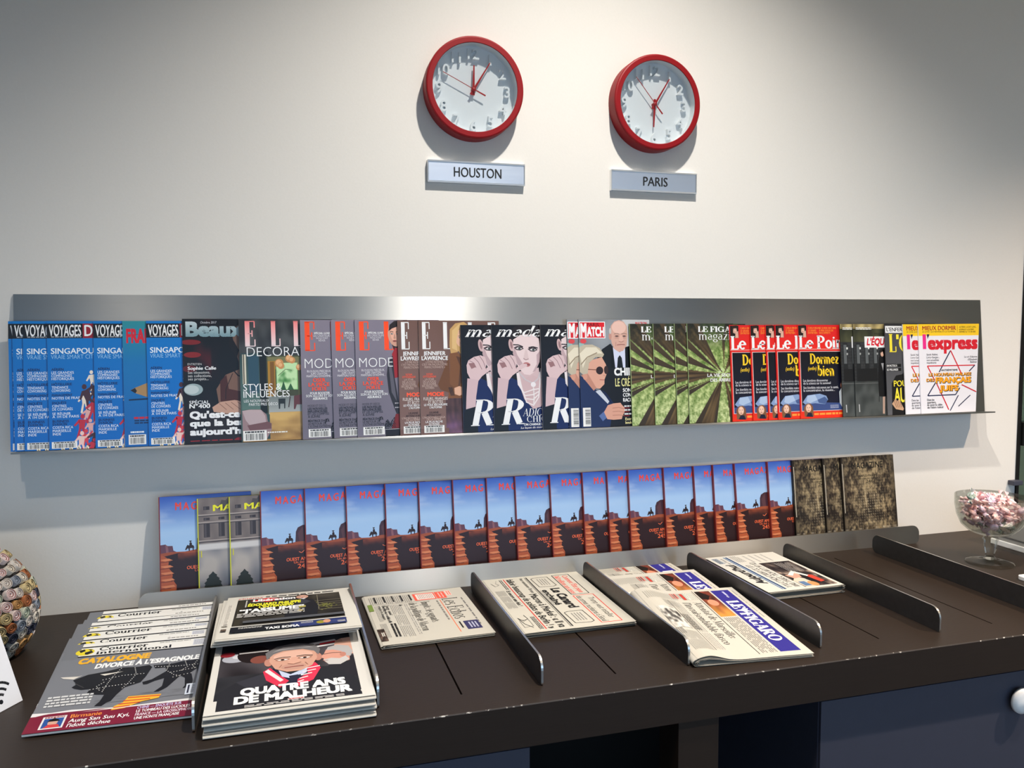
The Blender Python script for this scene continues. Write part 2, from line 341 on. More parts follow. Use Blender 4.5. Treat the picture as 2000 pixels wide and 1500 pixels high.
# ---------------------------------------------------------------- printed pages
class Art:
    """a printed page: coloured shapes in one mesh. Coordinates are given in a layout grid (x right, y down from
    the page's top-left corner); m = (x0, y0, sx, sy) converts them to u."""
    ST = 0.00006
    def __init__(s, W, H, m, base, sub=0.12):
        s.W, s.H, s.m, s.v, s.f, s.c, s.k, s.sub, s.hold = W, H, m, [], [], [], 0, sub, False
        s.st = 0.00018 if m == (0, 0, 100, 100) else Art.ST
        x0, y0, sx, sy = m; s.rect(x0, y0, x0 + W * sx, y0 + H * sy, base)
    def pt(s, x, y):
        x0, y0, sx, sy = s.m
        return min(max((x - x0) / sx, 0), s.W), min(max(s.H - (y - y0) / sy, 0), s.H)
    def put(s, vs, fs, cs, hs=None):
        k = len(s.v); h = s.st * s.k; s.v += [(x, y, h + (hs[i] if hs else 0)) for i, (x, y) in enumerate(vs)]; s.f += [tuple(i + k for i in f) for f in fs]
        s.c += cs if isinstance(cs, list) else [cs] * len(vs)
    def img(s, x0, y0, x1, y1, nx, ny, fn):
        """a picture: fn(u, v) -> sRGB on a fine grid"""
        s.k += 1; vs, cs, fs = [], [], []
        for j in range(ny + 1):
            for i in range(nx + 1):
                u, v = i / nx, j / ny; vs.append(s.pt(x0 + (x1 - x0) * u, y0 + (y1 - y0) * v)); cs.append(lin([min(255, max(0, q)) for q in fn(u, v)]))
        for j in range(ny):
            for i in range(nx):
                a = j * (nx + 1) + i; fs.append((a, a + nx + 1, a + nx + 2, a + 1))
        s.put(vs, fs, cs)
    def rect(s, x0, y0, x1, y1, c, c2=None):
        nx = max(1, int(abs(x1 - x0) / s.m[2] / s.sub)); ny = max(1, int(abs(y1 - y0) / s.m[3] / s.sub))
        c2 = c2 or c; s.img(x0, y0, x1, y1, nx, ny, lambda u, v: [a + (b2 - a) * v for a, b2 in zip(c, c2)])
    def poly(s, pts, c, c2=None):
        s.k += not s.hold; vs = [s.pt(*p) for p in pts]; ys = [p[1] for p in pts]; lo, hi = min(ys), max(ys)
        cs = lin(c) if not c2 else [lin([a + (b2 - a) * (p[1] - lo) / (hi - lo + 1e-9) for a, b2 in zip(c, c2)]) for p in pts]
        s.put(vs, [tuple(range(len(vs) - 1, -1, -1))], cs)
    def ell(s, cx, cy, rx, ry, c, rot=0, a0=0, a1=360, n=22):
        r = math.radians(rot); pts = []
        for i in range(n):
            a = math.radians(a0 + (a1 - a0) * i / n); x, y = rx * math.cos(a), ry * math.sin(a)
            pts.append((cx + x * math.cos(r) - y * math.sin(r), cy + x * math.sin(r) + y * math.cos(r)))
        s.poly(pts, c)
    def line(s, pts, wd, c):
        s.k += 1
        q = [pts[0]]
        for a, b2 in zip(pts, pts[1:]):
            n = max(1, int(math.hypot((b2[0] - a[0]) / s.m[2], (b2[1] - a[1]) / s.m[3]) / .1)); q += [(a[0] + (b2[0] - a[0]) * i / n, a[1] + (b2[1] - a[1]) * i / n) for i in range(1, n + 1)]
        for (ax, ay), (bx, by) in zip(q, q[1:]):
            l = math.hypot(bx - ax, by - ay) or 1; nx, ny = -(by - ay) / l * wd / 2, (bx - ax) / l * wd / 2
            s.put([s.pt(ax + nx, ay + ny), s.pt(bx + nx, by + ny), s.pt(bx - nx, by - ny), s.pt(ax - nx, ay - ny)], [(0, 1, 2, 3)], lin(c))
    def beads(s, pts, r, c, step):
        s.k += 1
        for (ax, ay), (bx, by) in zip(pts, pts[1:]):
            n = max(1, int(math.hypot(bx - ax, by - ay) / step))
            for i in range(n):
                x, y = ax + (bx - ax) * i / n, ay + (by - ay) * i / n
                s.put([s.pt(x + r * math.cos(q * .9), y + r * math.sin(q * .9)) for q in range(7)], [(6, 5, 4, 3, 2, 1, 0)], lin(c))
    def text(s, t, x0, x1, y0, y1, c, b=0.0, it=0.0, f=None, c2=None, T=.17, th=.035, bump=True):
        """one line of lettering: cap tops at y0, baseline at y1, inked from x0 to x1"""
        vs, fs, cap = serif(t, T, th) if f else sans(t, b)
        if not vs: return
        if bump: s.k += 1
        vs = [(x + it * y, y) for x, y in vs]; lo = min(x for x, y in vs); hi = max(x for x, y in vs); k = (x1 - x0) / (hi - lo)
        hs = None
        if not f and b > 0: n = len(sans(t, 0.0)[0]); hs = [0.00004 * (i // n) for i in range(len(vs))]
        P2 = [(x0 + (x - lo) * k, y1 - y / cap * (y1 - y0)) for x, y in vs]
        cs = lin(c) if not c2 else [lin([a + (b2 - a) * min(1, max(0, (y - y0) / (y1 - y0))) for a, b2 in zip(c, c2)]) for x, y in P2]
        s.put([s.pt(x, y) for x, y in P2], fs, cs, hs)
    def lines(s, rows, x0, h, c, b=0.0, f=None, asp=0.62, align='l', it=0.0):
        """several short lines; each row = (text, y of cap top[, colour[, bold]]), width follows the text"""
        s.k += 1
        for r in rows:
            wd = len(r[0]) * h * asp * s.m[2] / s.m[3]; xa = x0 if align == 'l' else (x0 - wd if align == 'r' else x0 - wd / 2)
            s.text(r[0], xa, xa + wd, r[1], r[1] + h, r[2] if len(r) > 2 else c, r[3] if len(r) > 3 else b, it, f, bump=False)
    def greek(s, x0, y0, x1, y1, n, c, fill=0.55, seed=1, cols=1, gap=0.06, ragged=True):
        """text too small to read: rows of word-length dashes"""
        s.k += 1; rd = random.Random(seed); cw = (x1 - x0) / cols
        for k in range(cols):
            a, b2 = x0 + k * cw, x0 + (k + 1) * cw - gap * cw * (cols > 1)
            for i in range(n):
                y = y0 + (y1 - y0) * i / n; h = (y1 - y0) / n * fill; x = a; end = b2 - (rd.random() * .3 * (b2 - a) if ragged and i % 5 == 4 else 0)
                while x < end - 1e-6:
                    wd = min((b2 - a) * rd.uniform(.06, .2), end - x)
                    s.put([s.pt(x, y), s.pt(x, y + h), s.pt(x + wd, y + h), s.pt(x + wd, y)], [(0, 1, 2, 3)], lin(c)); x += wd + (b2 - a) * .025
    def strokes(s, x0, x1, y0, y1, c, seed=1, wd=.13):
        """a headline too blurred to read: letter-like strokes in word groups"""
        s.k += 1; rd = random.Random(seed); h = y1 - y0; x = x0; left = rd.randint(2, 7)
        while x < x1:
            w_ = h * wd; k = rd.choice(('I', 'E', 'U', 'T', 'H')); q = h * .5
            bars = {'I': [(0, 0, w_, h)], 'E': [(0, 0, w_, h), (0, 0, q, w_), (0, h - w_, q, h)], 'U': [(0, 0, w_, h), (q - w_, 0, q, h), (0, h - w_, q, h)], 'T': [(q / 2 - w_ / 2, 0, q / 2 + w_ / 2, h), (0, 0, q, w_)], 'H': [(0, 0, w_, h), (q - w_, 0, q, h), (0, h * .45, q, h * .45 + w_)]}[k]
            for a, e, g, f in bars: s.put([s.pt(x + a, y0 + e), s.pt(x + a, y0 + f), s.pt(x + g, y0 + f), s.pt(x + g, y0 + e)], [(0, 1, 2, 3)], lin(c))
            x += (w_ if k == 'I' else q) + h * .16; left -= 1
            if left == 0: x += h * .3; left = rd.randint(2, 7)
    def barcode(s, x0, y0, x1, y1, vert=False, seed=3):
        s.rect(x0, y0, x1, y1, (236, 234, 230)); s.k += 1; rd = random.Random(seed); u = .07
        while u < .93:
            wd = rd.choice((.012, .02, .03))
            if vert: q = [(x0 + (x1 - x0) * .3, y0 + (y1 - y0) * u), (x0 + (x1 - x0) * .95, y0 + (y1 - y0) * (u + wd))]
            else: q = [(x0 + (x1 - x0) * u, y0 + (y1 - y0) * .3), (x0 + (x1 - x0) * (u + wd), y0 + (y1 - y0) * .92)]
            (a, e), (g, h) = q; s.put([s.pt(a, e), s.pt(a, h), s.pt(g, h), s.pt(g, e)], [(0, 1, 2, 3)], lin((30, 28, 30))); u += wd + rd.choice((.014, .022, .034))
        if not vert: s.greek(x0 + (x1 - x0) * .08, y0 + (y1 - y0) * .06, x1 - (x1 - x0) * .1, y0 + (y1 - y0) * .26, 1, (60, 58, 60), .8)
    def face(s, cx, cy, rx, ry, skin, brow=(60, 45, 35), lip=(150, 80, 75), eye=(40, 30, 28), turn=0.0):
        """features of a printed portrait inside an oval head"""
        dk = tuple(v * .78 for v in skin); lt = tuple(min(255, v * 1.08 + 6) for v in skin)
        s.ell(cx, cy, rx, ry, skin); s.ell(cx + rx * (.1 + turn * .3), cy - ry * .1, rx * .66, ry * .72, lt)
        for q in (-1, 1):
            ex = cx + (q * .4 + turn * .25) * rx; ey = cy - ry * .08
            s.ell(ex, ey, rx * .24, ry * .1, dk); s.ell(ex, ey + ry * .01, rx * .17, ry * .055, (235, 230, 225)); s.ell(ex, ey + ry * .01, rx * .085, ry * .055, eye)
            s.line([(ex - rx * .24, ey - ry * .15), (ex + q * rx * .04, ey - ry * .21), (ex + rx * .24, ey - ry * .16)], ry * .055, brow)
        nx = cx + turn * rx * .3
        s.poly([(nx - rx * .04, cy - ry * .05), (nx - rx * .16, cy + ry * .3), (nx, cy + ry * .36), (nx + rx * .15, cy + ry * .3), (nx + rx * .05, cy - ry * .05)], tuple(v * .92 for v in skin))
        s.line([(nx - rx * .15, cy + ry * .31), (nx, cy + ry * .36), (nx + rx * .15, cy + ry * .31)], ry * .035, dk)
        s.ell(nx, cy + ry * .57, rx * .28, ry * .085, lip); s.line([(nx - rx * .28, cy + ry * .565), (nx + rx * .28, cy + ry * .565)], ry * .025, tuple(v * .5 for v in lip))
def nz(x, y, k=1.0, o=0.0): return noise.noise(Vector((x * k + o, y * k - o, o * .37)))
def mixc(a, b2, t): t = min(1, max(0, t)); return [p + (q - p) * t for p, q in zip(a, b2)]
WHITE, BLACK = (238, 238, 238), (14, 13, 15)

# ================================================================ front covers (layout grids follow each printed page)
def art_travel():                                   # blue travel magazine
    A = Art(1.37, 1.91, (397, 272, 580, 508), (8, 106, 186)); W, N = (228, 238, 245), (16, 34, 84)
    A.rect(397, 272, 1200, 1245, (0, 116, 194), (0, 100, 186))
    A.rect(397, 292, 1200, 403, (18, 16, 20)); A.rect(672, 292, 1200, 403, (150, 18, 36)); A.rect(1172, 292, 1200, 403, (18, 16, 20))
    A.text('VOYAGES', 412, 660, 300, 386, WHITE, .03); A.text("D'AFFAIRES", 684, 1165, 300, 386, WHITE, .03)
    A.greek(430, 389, 660, 399, 1, (170, 170, 175), .7, 3)
    A.text('SINGAPOUR', 424, 800, 477, 520, W, .022); A.text('VRAIE SMART CITY', 424, 776, 527, 559, (150, 200, 235), -.008)
    rows = [('AÉRIEN', 628, N, .03), ('LES GRANDES', 653), ('COMPAGNIES', 676), ('HISTORIQUES', 699), ('HÔTELLERIE', 740, N, .03), ('TENDANCE', 764), ('COWORKING', 788),
            ('MANAGEMENT', 822, N, .03), ('NOTES DE FRAIS', 845), ('ENQUÊTE', 880, N, .03), ('CENTRES', 904), ('DE CONGRÈS', 928), ('SE RÉUNIR', 962), ('À 1H DE PARIS', 984),
            ('BUSINESS', 1018, N, .03), ('ÉVASION', 1040, N, .03), ('COSTA RICA', 1065), ('MARSEILLE', 1090), ('INDE', 1114)]
    A.lines(rows, 424, 19, W, .005, asp=.72)
    rd = random.Random(4); cols = [(214, 60, 70), (226, 170, 165), (236, 222, 205), (70, 40, 48), (190, 40, 60), (240, 200, 190), (120, 130, 60)]
    near = [(738, 730, 2), (742, 830, 3), (672, 892, 2), (700, 860, 3), (690, 1000, 1), (738, 960, 4), (646, 1080, 4), (716, 1096, 1), (676, 1180, 0), (742, 1190, 3), (640, 1200, 5), (722, 1240, 4)]
    for k in range(36):                              # tumbling cut-out figures
        q = rd.random(); y = 1250 - q * 600; x = 800 + rd.random() * 360; c = cols[k % 7]
        if k < 12: x, y, c = near[k][0], near[k][1], cols[near[k][2]]
        a = rd.uniform(-30, 30); h = rd.uniform(.8, 1.2)
        ca, sa = math.cos(math.radians(a)), math.sin(math.radians(a))
        def R(px, py): return (x + (px * ca - py * sa) * h, y + (px * sa + py * ca) * h)
        A.k += 1; A.hold = True; hx, hy = R(0, -78); A.ell(hx, hy, 16 * h, 17 * h, c)
        A.poly([R(-26, -56), R(26, -56), R(20, 10), R(-18, 10)], c)
        A.poly([R(-18, 8), R(-2, 8), R(-14, 90), R(-32, 86)], c); A.poly([R(2, 8), R(20, 8), R(40, 80), R(24, 88)], c)
        A.poly([R(-26, -54), R(-58, -10), R(-48, -2), R(-16, -36)], c); A.poly([R(26, -54), R(52, -84), R(60, -74), R(28, -36)], c); A.hold = False
    for k in range(4): A.ell(500 + k * 62, 1238, 14, 20, (236, 226, 200)); A.line([(494 + k * 62, 1226), (500 + k * 62, 1246)], 5, (40, 40, 50))
    A.barcode(415, 1182, 610, 1232); return A
def art_pencil():                                   # blue cover with a pencil
    A = Art(1.37, 1.91, (975, 270, 580, 508), (22, 112, 168))
    A.img(975, 270, 1770, 1240, 16, 20, lambda u, v: mixc(mixc((44, 140, 150), (20, 112, 176), min(1, v * 3)), (14, 92, 170), (v - .4) * 1.6))
    A.text('FRANCE', 1004, 1318, 330, 436, (206, 30, 48), .045); A.line([(1010, 380), (1140, 372)], 4, (150, 24, 50))
    A.poly([(1028, 806), (1062, 788), (1190, 742), (1760, 560), (1760, 760), (1180, 866), (1066, 828)], (166, 130, 84)); A.poly([(1190, 742), (1760, 560), (1760, 620), (1196, 796)], (196, 160, 108))
    A.poly([(1190, 742), (1226, 800), (1180, 866), (1760, 760), (1760, 560)], (120, 88, 52)); A.poly([(1028, 806), (1066, 788), (1080, 812), (1068, 830)], (30, 26, 30))
    A.line([(1014, 880), (1180, 874), (1500, 820)], 12, (10, 40, 76))
    A.greek(1052, 1012, 1300, 1032, 1, (196, 30, 50), .8, 5); A.greek(1055, 1036, 1280, 1072, 2, (20, 40, 80), .55, 6); A.greek(1022, 1122, 1130, 1138, 1, (225, 232, 238), .8, 8)
    A.barcode(1006, 1148, 1146, 1224); return A
def art_arts():                                     # black art magazine
    A = Art(1.42, 1.94, (1443, 255, 480, 497), (13, 12, 14)); sk = (118, 88, 74)
    A.img(1443, 255, 2125, 1219, 40, 54, lambda u, v: mixc((14, 12, 14), (92, 16, 20), max(0, nz(u, v, 5, 3)) * (1.6 if v < .5 and u < .3 else .35)))
    A.ell(1500, 435, 70, 20, (120, 26, 26)); A.ell(1510, 532, 60, 22, (130, 30, 28)); A.ell(1490, 640, 50, 26, (90, 20, 22))
    A.ell(1512, 800, 66, 46, (150, 168, 170)); A.ell(1500, 800, 50, 34, (188, 200, 200))
    A.poly([(1800, 470), (1836, 590), (1836, 650), (1740, 690), (1672, 800), (1700, 1000), (2125, 1010), (2125, 640), (1960, 600), (1960, 470)], sk)
    A.ell(1890, 430, 110, 150, (104, 78, 66)); A.poly([(1770, 255), (1800, 420), (1840, 500), (1820, 560), (1770, 470)], (20, 14, 14))
    A.poly([(1700, 740), (1745, 690), (1760, 800), (1880, 830), (2125, 800), (2125, 960), (1700, 950)], (70, 34, 28))
    A.line([(1800, 660), (1830, 700), (1880, 706), (1950, 690)], 9, (20, 16, 16)); A.line([(1790, 680), (1740, 800), (1736, 880)], 5, (24, 18, 18))
    A.poly([(1640, 940), (1700, 900), (1800, 888), (1880, 910), (1990, 930), (1990, 1010), (1840, 1000), (1740, 990), (1650, 976)], (190, 150, 130))
    for k in range(4): A.line([(1690 + k * 42, 912 - k * 4), (1740 + k * 50, 962)], 4, (120, 84, 70))
    A.poly([(1600, 1020), (2125, 1000), (2125, 1219), (1600, 1219)], (34, 26, 26)); A.ell(1860, 1190, 60, 14, (120, 22, 26))
    A.text('Beaux', 1466, 1872, 275, 386, (190, 204, 208), .045, c2=(120, 150, 158)); A.text('Octobre 2017', 1570, 1684, 273, 290, (200, 200, 205), it=.2)
    A.text('ENTRETIEN', 1475, 1573, 596, 612, (190, 188, 188)); A.text('Sophie Calle', 1475, 1674, 622, 648, WHITE, .035)
    A.lines([('Ses obsessions,', 658), ('ses collections,', 684), ('ses projets...', 708)], 1476, 20, (215, 214, 212), asp=.53)
    A.text('SPÉCIAL', 1481, 1622, 886, 912, WHITE, .01); A.text('N°400', 1481, 1626, 912, 944, WHITE, .03)
    A.text("Qu'est-ce", 1482, 1836, 968, 1020, WHITE, .05); A.text('que la beauté', 1482, 2000, 1034, 1082, WHITE, .05); A.text("aujourd'hui ?", 1482, 1968, 1100, 1150, WHITE, .05)
    A.greek(1484, 1192, 2000, 1202, 1, (150, 30, 34), .7, 9); return A
def art_interior():                                 # interior-design magazine
    A = Art(1.45, 1.93, (85, 258, 510, 492), (48, 47, 48))
    A.img(85, 258, 825, 1207, 44, 58, lambda u, v: mixc((40, 40, 42), (78, 80, 80), .5 + nz(u, v, 9, 1)) if v < .3 else mixc((38, 60, 60), (70, 92, 88), .5 + nz(u, v, 4, 2)))
    A.rect(95, 520, 236, 960, (44, 66, 68), (88, 116, 108)); A.rect(106, 530, 134, 760, (206, 200, 180)); A.rect(112, 530, 120, 760, (70, 66, 58)); A.rect(150, 540, 230, 830, (46, 76, 92))
    A.rect(236, 510, 306, 990, (18, 22, 22)); A.rect(290, 540, 825, 1000, (66, 70, 48)); A.rect(300, 552, 825, 650, (118, 116, 76)); A.rect(300, 585, 358, 860, (168, 124, 38)); A.rect(318, 590, 350, 850, (122, 84, 30))
    A.rect(366, 600, 534, 812, (174, 214, 148), (126, 190, 110)); A.img(370, 604, 528, 808, 16, 22, lambda u, v: mixc((190, 224, 170), (70, 130, 64), max(0, nz(u, v, 5, 7) * 1.5 + v * .5 - .3)))
    A.poly([(400, 812), (420, 740), (440, 812)], (40, 84, 48)); A.poly([(450, 812), (476, 760), (500, 812)], (50, 96, 56)); A.line([(380, 700), (440, 650), (490, 660)], 4, (70, 90, 50))
    A.rect(538, 640, 825, 860, (84, 86, 52)); A.rect(300, 860, 825, 1000, (116, 124, 122), (168, 172, 170))
    A.rect(306, 985, 825, 1192, (196, 158, 90), (152, 112, 60)); A.img(306, 990, 825, 1192, 20, 12, lambda u, v: mixc((206, 168, 100), (140, 104, 58), v * .8 + nz(u, v, 6, 4) * .5))
    for x, y, r in ((390, 602, 34), (470, 566, 30), (492, 580, 26), (546, 636, 24), (404, 622, 26)): A.ell(x, y, r, r, (200, 140, 84)); A.ell(x - 5, y - 6, r * .6, r * .6, (226, 176, 122))
    A.poly([(376, 880), (432, 880), (428, 958), (420, 958), (420, 920), (390, 920), (388, 960), (378, 960)], (36, 40, 40)); A.poly([(500, 862), (566, 850), (610, 870), (612, 968), (600, 968), (590, 930), (520, 930), (508, 966), (496, 966)], (96, 54, 56)); A.line([(470, 866), (456, 950)], 8, (60, 40, 40))
    A.poly([(95, 966), (150, 958), (236, 960), (280, 1000), (290, 1060), (318, 1070), (318, 1120), (280, 1190), (95, 1200)], (150, 124, 126)); A.poly([(95, 966), (160, 960), (240, 964), (270, 1010), (276, 1060), (150, 1080), (120, 1040)], (182, 162, 164)); A.poly([(130, 1080), (290, 1056), (318, 1072), (316, 1112), (150, 1120)], (112, 78, 80))
    for x0, x1, ch in ((132, 212, 'E'), (333, 406, 'L'), (510, 583, 'L'), (690, 770, 'E')): A.text(ch, x0, x1, 274, 466, (244, 132, 130), f='s', c2=(236, 216, 218), T=.26)
    A.text('DECORATION', 142, 800, 474, 546, WHITE, -.012); 
    A.text('STYLES &', 108, 404, 760, 812, WHITE, .0); A.text('INFLUENCES', 108, 466, 816, 866, WHITE, .008)
    A.text('LES NOUVEAUX', 111, 306, 882, 902, WHITE); A.text('PARTIS PRIS DÉCO', 148, 370, 909, 930, WHITE); A.greek(285, 1136, 440, 1150, 1, (230, 226, 216), .7, 4)
    A.rect(95, 1192, 825, 1207, (160, 124, 70)); A.barcode(98, 1122, 278, 1202); return A
def art_fashion_grey():
    A = Art(1.42, 1.92, (988, 262, 475, 473), (132, 124, 138)); Og = (250, 78, 28); D = (38, 34, 40)
    A.img(988, 262, 1662, 1170, 20, 26, lambda u, v: mixc((134, 126, 140), (112, 106, 120), v + nz(u, v, 2) * .3))
    for x0, x1, ch in ((1021, 1098, 'E'), (1216, 1290, 'L'), (1400, 1474, 'L'), (1575, 1650, 'E')): A.text(ch, x0, x1, 278, 495, Og, f='s', T=.28)
    A.poly([(1262, 300), (1300, 270), (1400, 262), (1460, 320), (1470, 440), (1420, 520), (1290, 500), (1270, 440)], (52, 38, 34))
    A.ell(1306, 380, 60, 92, (212, 160, 138), -6); A.face(1304, 378, 56, 88, (208, 156, 134), turn=-.3)
    A.poly([(1252, 350), (1262, 300), (1330, 264), (1400, 300), (1330, 312), (1280, 330)], (40, 30, 28))
    A.poly([(1274, 530), (1300, 480), (1350, 490), (1400, 540), (1400, 700), (1280, 720)], (158, 34, 40))
    A.poly([(1228, 690), (1240, 600), (1280, 540), (1290, 720), (1330, 1000), (1300, 1010), (1262, 900), (1240, 830)], (44, 40, 46)); A.poly([(1330, 560), (1420, 520), (1560, 600), (1600, 1010), (1330, 1010)], (36, 33, 38)); A.poly([(1246, 640), (1264, 600), (1286, 760), (1300, 900), (1262, 830)], (92, 88, 98))
    for k in range(8): A.ell(1290 + (k % 4) * 12, 916 + (k // 4) * 34, 4, 5, (206, 200, 205))
    A.poly([(1290, 1000), (1600, 1000), (1620, 1120), (1250, 1120)], (120, 30, 30)); A.rect(1205, 1112, 1662, 1170, (28, 22, 26)); A.line([(1205, 1118), (1662, 1118)], 3, (200, 196, 200))
    rd = random.Random(2)
    for k in range(16): x, y = 1165 + rd.random() * 100, 1040 + rd.random() * 70; A.line([(x, y), (x + rd.uniform(-34, 34), y - 26), (x + rd.uniform(-40, 40), y + 10)], 4, (28, 24, 28))
    A.lines([('SPÉCIAL LUXE', 355, WHITE, .03), ('LES CRÉATEURS', 375), ('NOUS FONT', 393), ('RÊVER', 411)], 1150, 15, (222, 218, 224), align='c', asp=.66)
    A.text('MODE', 1015, 1278, 557, 630, WHITE, -.014)
    A.lines([('BLOUSON PRÉCIEUX,', 645), ('JUPE CRAYON,', 664), ("MANTEAU D'HOMME...", 683)], 1122, 16, (232, 228, 232), align='c', asp=.66)
    A.text('OSER', 1073, 1168, 706, 735, Og, .03); A.text('LA PIÈCE', 1040, 1198, 740, 769, Og, .03); A.text('FORTE', 1066, 1175, 774, 802, Og, .03)
    A.lines([('POUR BOOSTER', 812, WHITE, .02), ('SON ALLURE ET SON', 832, WHITE, .01), ('ASSURANCE', 853, WHITE, .03)], 1124, 18, WHITE, align='c', asp=.68)
    A.lines([('MODE ET DÉCO', 908, (66, 60, 68), -.005), ('LES NOUVELLES', 930, D, .025), ('INFLUENCEUSES', 950, D, .025), ('ET LES COMPTES', 970, D), ('À SUIVRE', 990, D), ('BÉATRICE DALLE', 1022, D, .025), ('LE RETOUR DE', 1044, D), ("L'ICÔNE EXTRÊME", 1066, D)], 1030, 17, D, asp=.66)
    A.barcode(1032, 1094, 1198, 1156); return A
def art_fashion_brown():
    A = Art(1.42, 1.91, (1480, 262, 455, 462), (106, 78, 68)); br = (122, 78, 44)
    A.img(1480, 262, 2126, 1145, 20, 26, lambda u, v: mixc((100, 72, 62), (128, 98, 90), v * .6 + .3 + nz(u, v, 3) * .3))
    for x0, x1, ch in ((1507, 1569, 'E'), (1672, 1738, 'L'), (1872, 1936, 'L'), (2034, 2098, 'E')): A.text(ch, x0, x1, 278, 482, WHITE, f='s', T=.26)
    A.poly([(1720, 460), (1726, 330), (1770, 284), (1840, 272), (1890, 310), (1880, 440), (1820, 540), (1790, 500), (1760, 536), (1730, 520)], (196, 156, 98)); A.ell(1816, 400, 46, 70, (226, 178, 148)); A.face(1818, 400, 42, 66, (222, 174, 144)); A.poly([(1740, 480), (1744, 340), (1800, 290), (1846, 296), (1796, 330), (1776, 420), (1782, 500)], (216, 180, 122))
    A.poly([(1720, 520), (1780, 510), (1830, 560), (1900, 530), (1960, 700), (1950, 880), (1700, 880), (1720, 640)], br); A.poly([(1716, 530), (1690, 600), (1622, 760), (1640, 800), (1720, 830), (1760, 790), (1716, 760)], (108, 68, 38)); A.poly([(1770, 540), (1800, 620), (1780, 800), (1830, 700), (1830, 560)], (86, 54, 34))
    A.poly([(1750, 790), (1790, 776), (1830, 790), (1840, 830), (1790, 852), (1752, 838)], (222, 172, 142)); 
    for k in range(4): A.line([(1706 + k * 8, 784), (1724 + k * 8, 850)], 5, (40, 32, 30))
    A.img(1680, 870, 2126, 1140, 24, 20, lambda u, v: mixc(mixc((92, 62, 60), (60, 44, 46), .5 + nz(u, v * .2, 20, 3)), (170, 120, 190), max(0, v - .35) * 1.2 * max(0, .5 + nz(u, v, 4, 8))))
    A.rect(1480, 1100, 1700, 1145, (110, 80, 72))
    A.text('JENNIFER', 1513, 1688, 501, 532, WHITE, .03); A.text('LAWRENCE', 1498, 1706, 538, 570, WHITE, .035)
    T = (206, 178, 166); Og = (250, 92, 56)
    A.lines([('« ÊTRE INTENSE,', 576, T), ("C'EST MA FAÇON D'ÊTRE", 596, T), ('PERFECTIONNISTE »', 617, T)], 1600, 16, T, align='c', asp=.6, b=-.005)
    A.lines([('YOTAM', 672, Og, .02), ('OTTOLENGHI', 690, Og, .02), ('LA STAR', 710, T), ('DE LA FOOD', 728, T), ('NOUS DONNE', 745, T), ('SES RECETTES', 762, T), ('SUCRÉES', 778, T)], 1556, 15, T, align='c', asp=.68)
    A.text('MODE', 1536, 1668, 818, 848, Og, .04)
    A.lines([('FLEURS, FRANGES', 858, (236, 226, 220)), ('ET BOTTES', 884, (236, 226, 220))], 1600, 22, WHITE, align='c', asp=.58); A.lines([('LE FOLK RÉCHAUFFE', 908, WHITE, .02), ("L'AUTOMNE", 928, WHITE, .02)], 1600, 16, WHITE, align='c', asp=.68)
    A.lines([('LILIANE', 968, (40, 26, 24), .02), ('BETTENCOURT', 990, (40, 26, 24), .02), ("L'INCROYABLE SAGA", 1006, T), ('DE LA FEMME', 1022, T), ('LA PLUS RICHE', 1040, WHITE, .02), ('DU MONDE', 1058, WHITE, .02)], 1584, 15, T, align='c', asp=.7)
    A.barcode(1506, 1076, 1664, 1132); return A
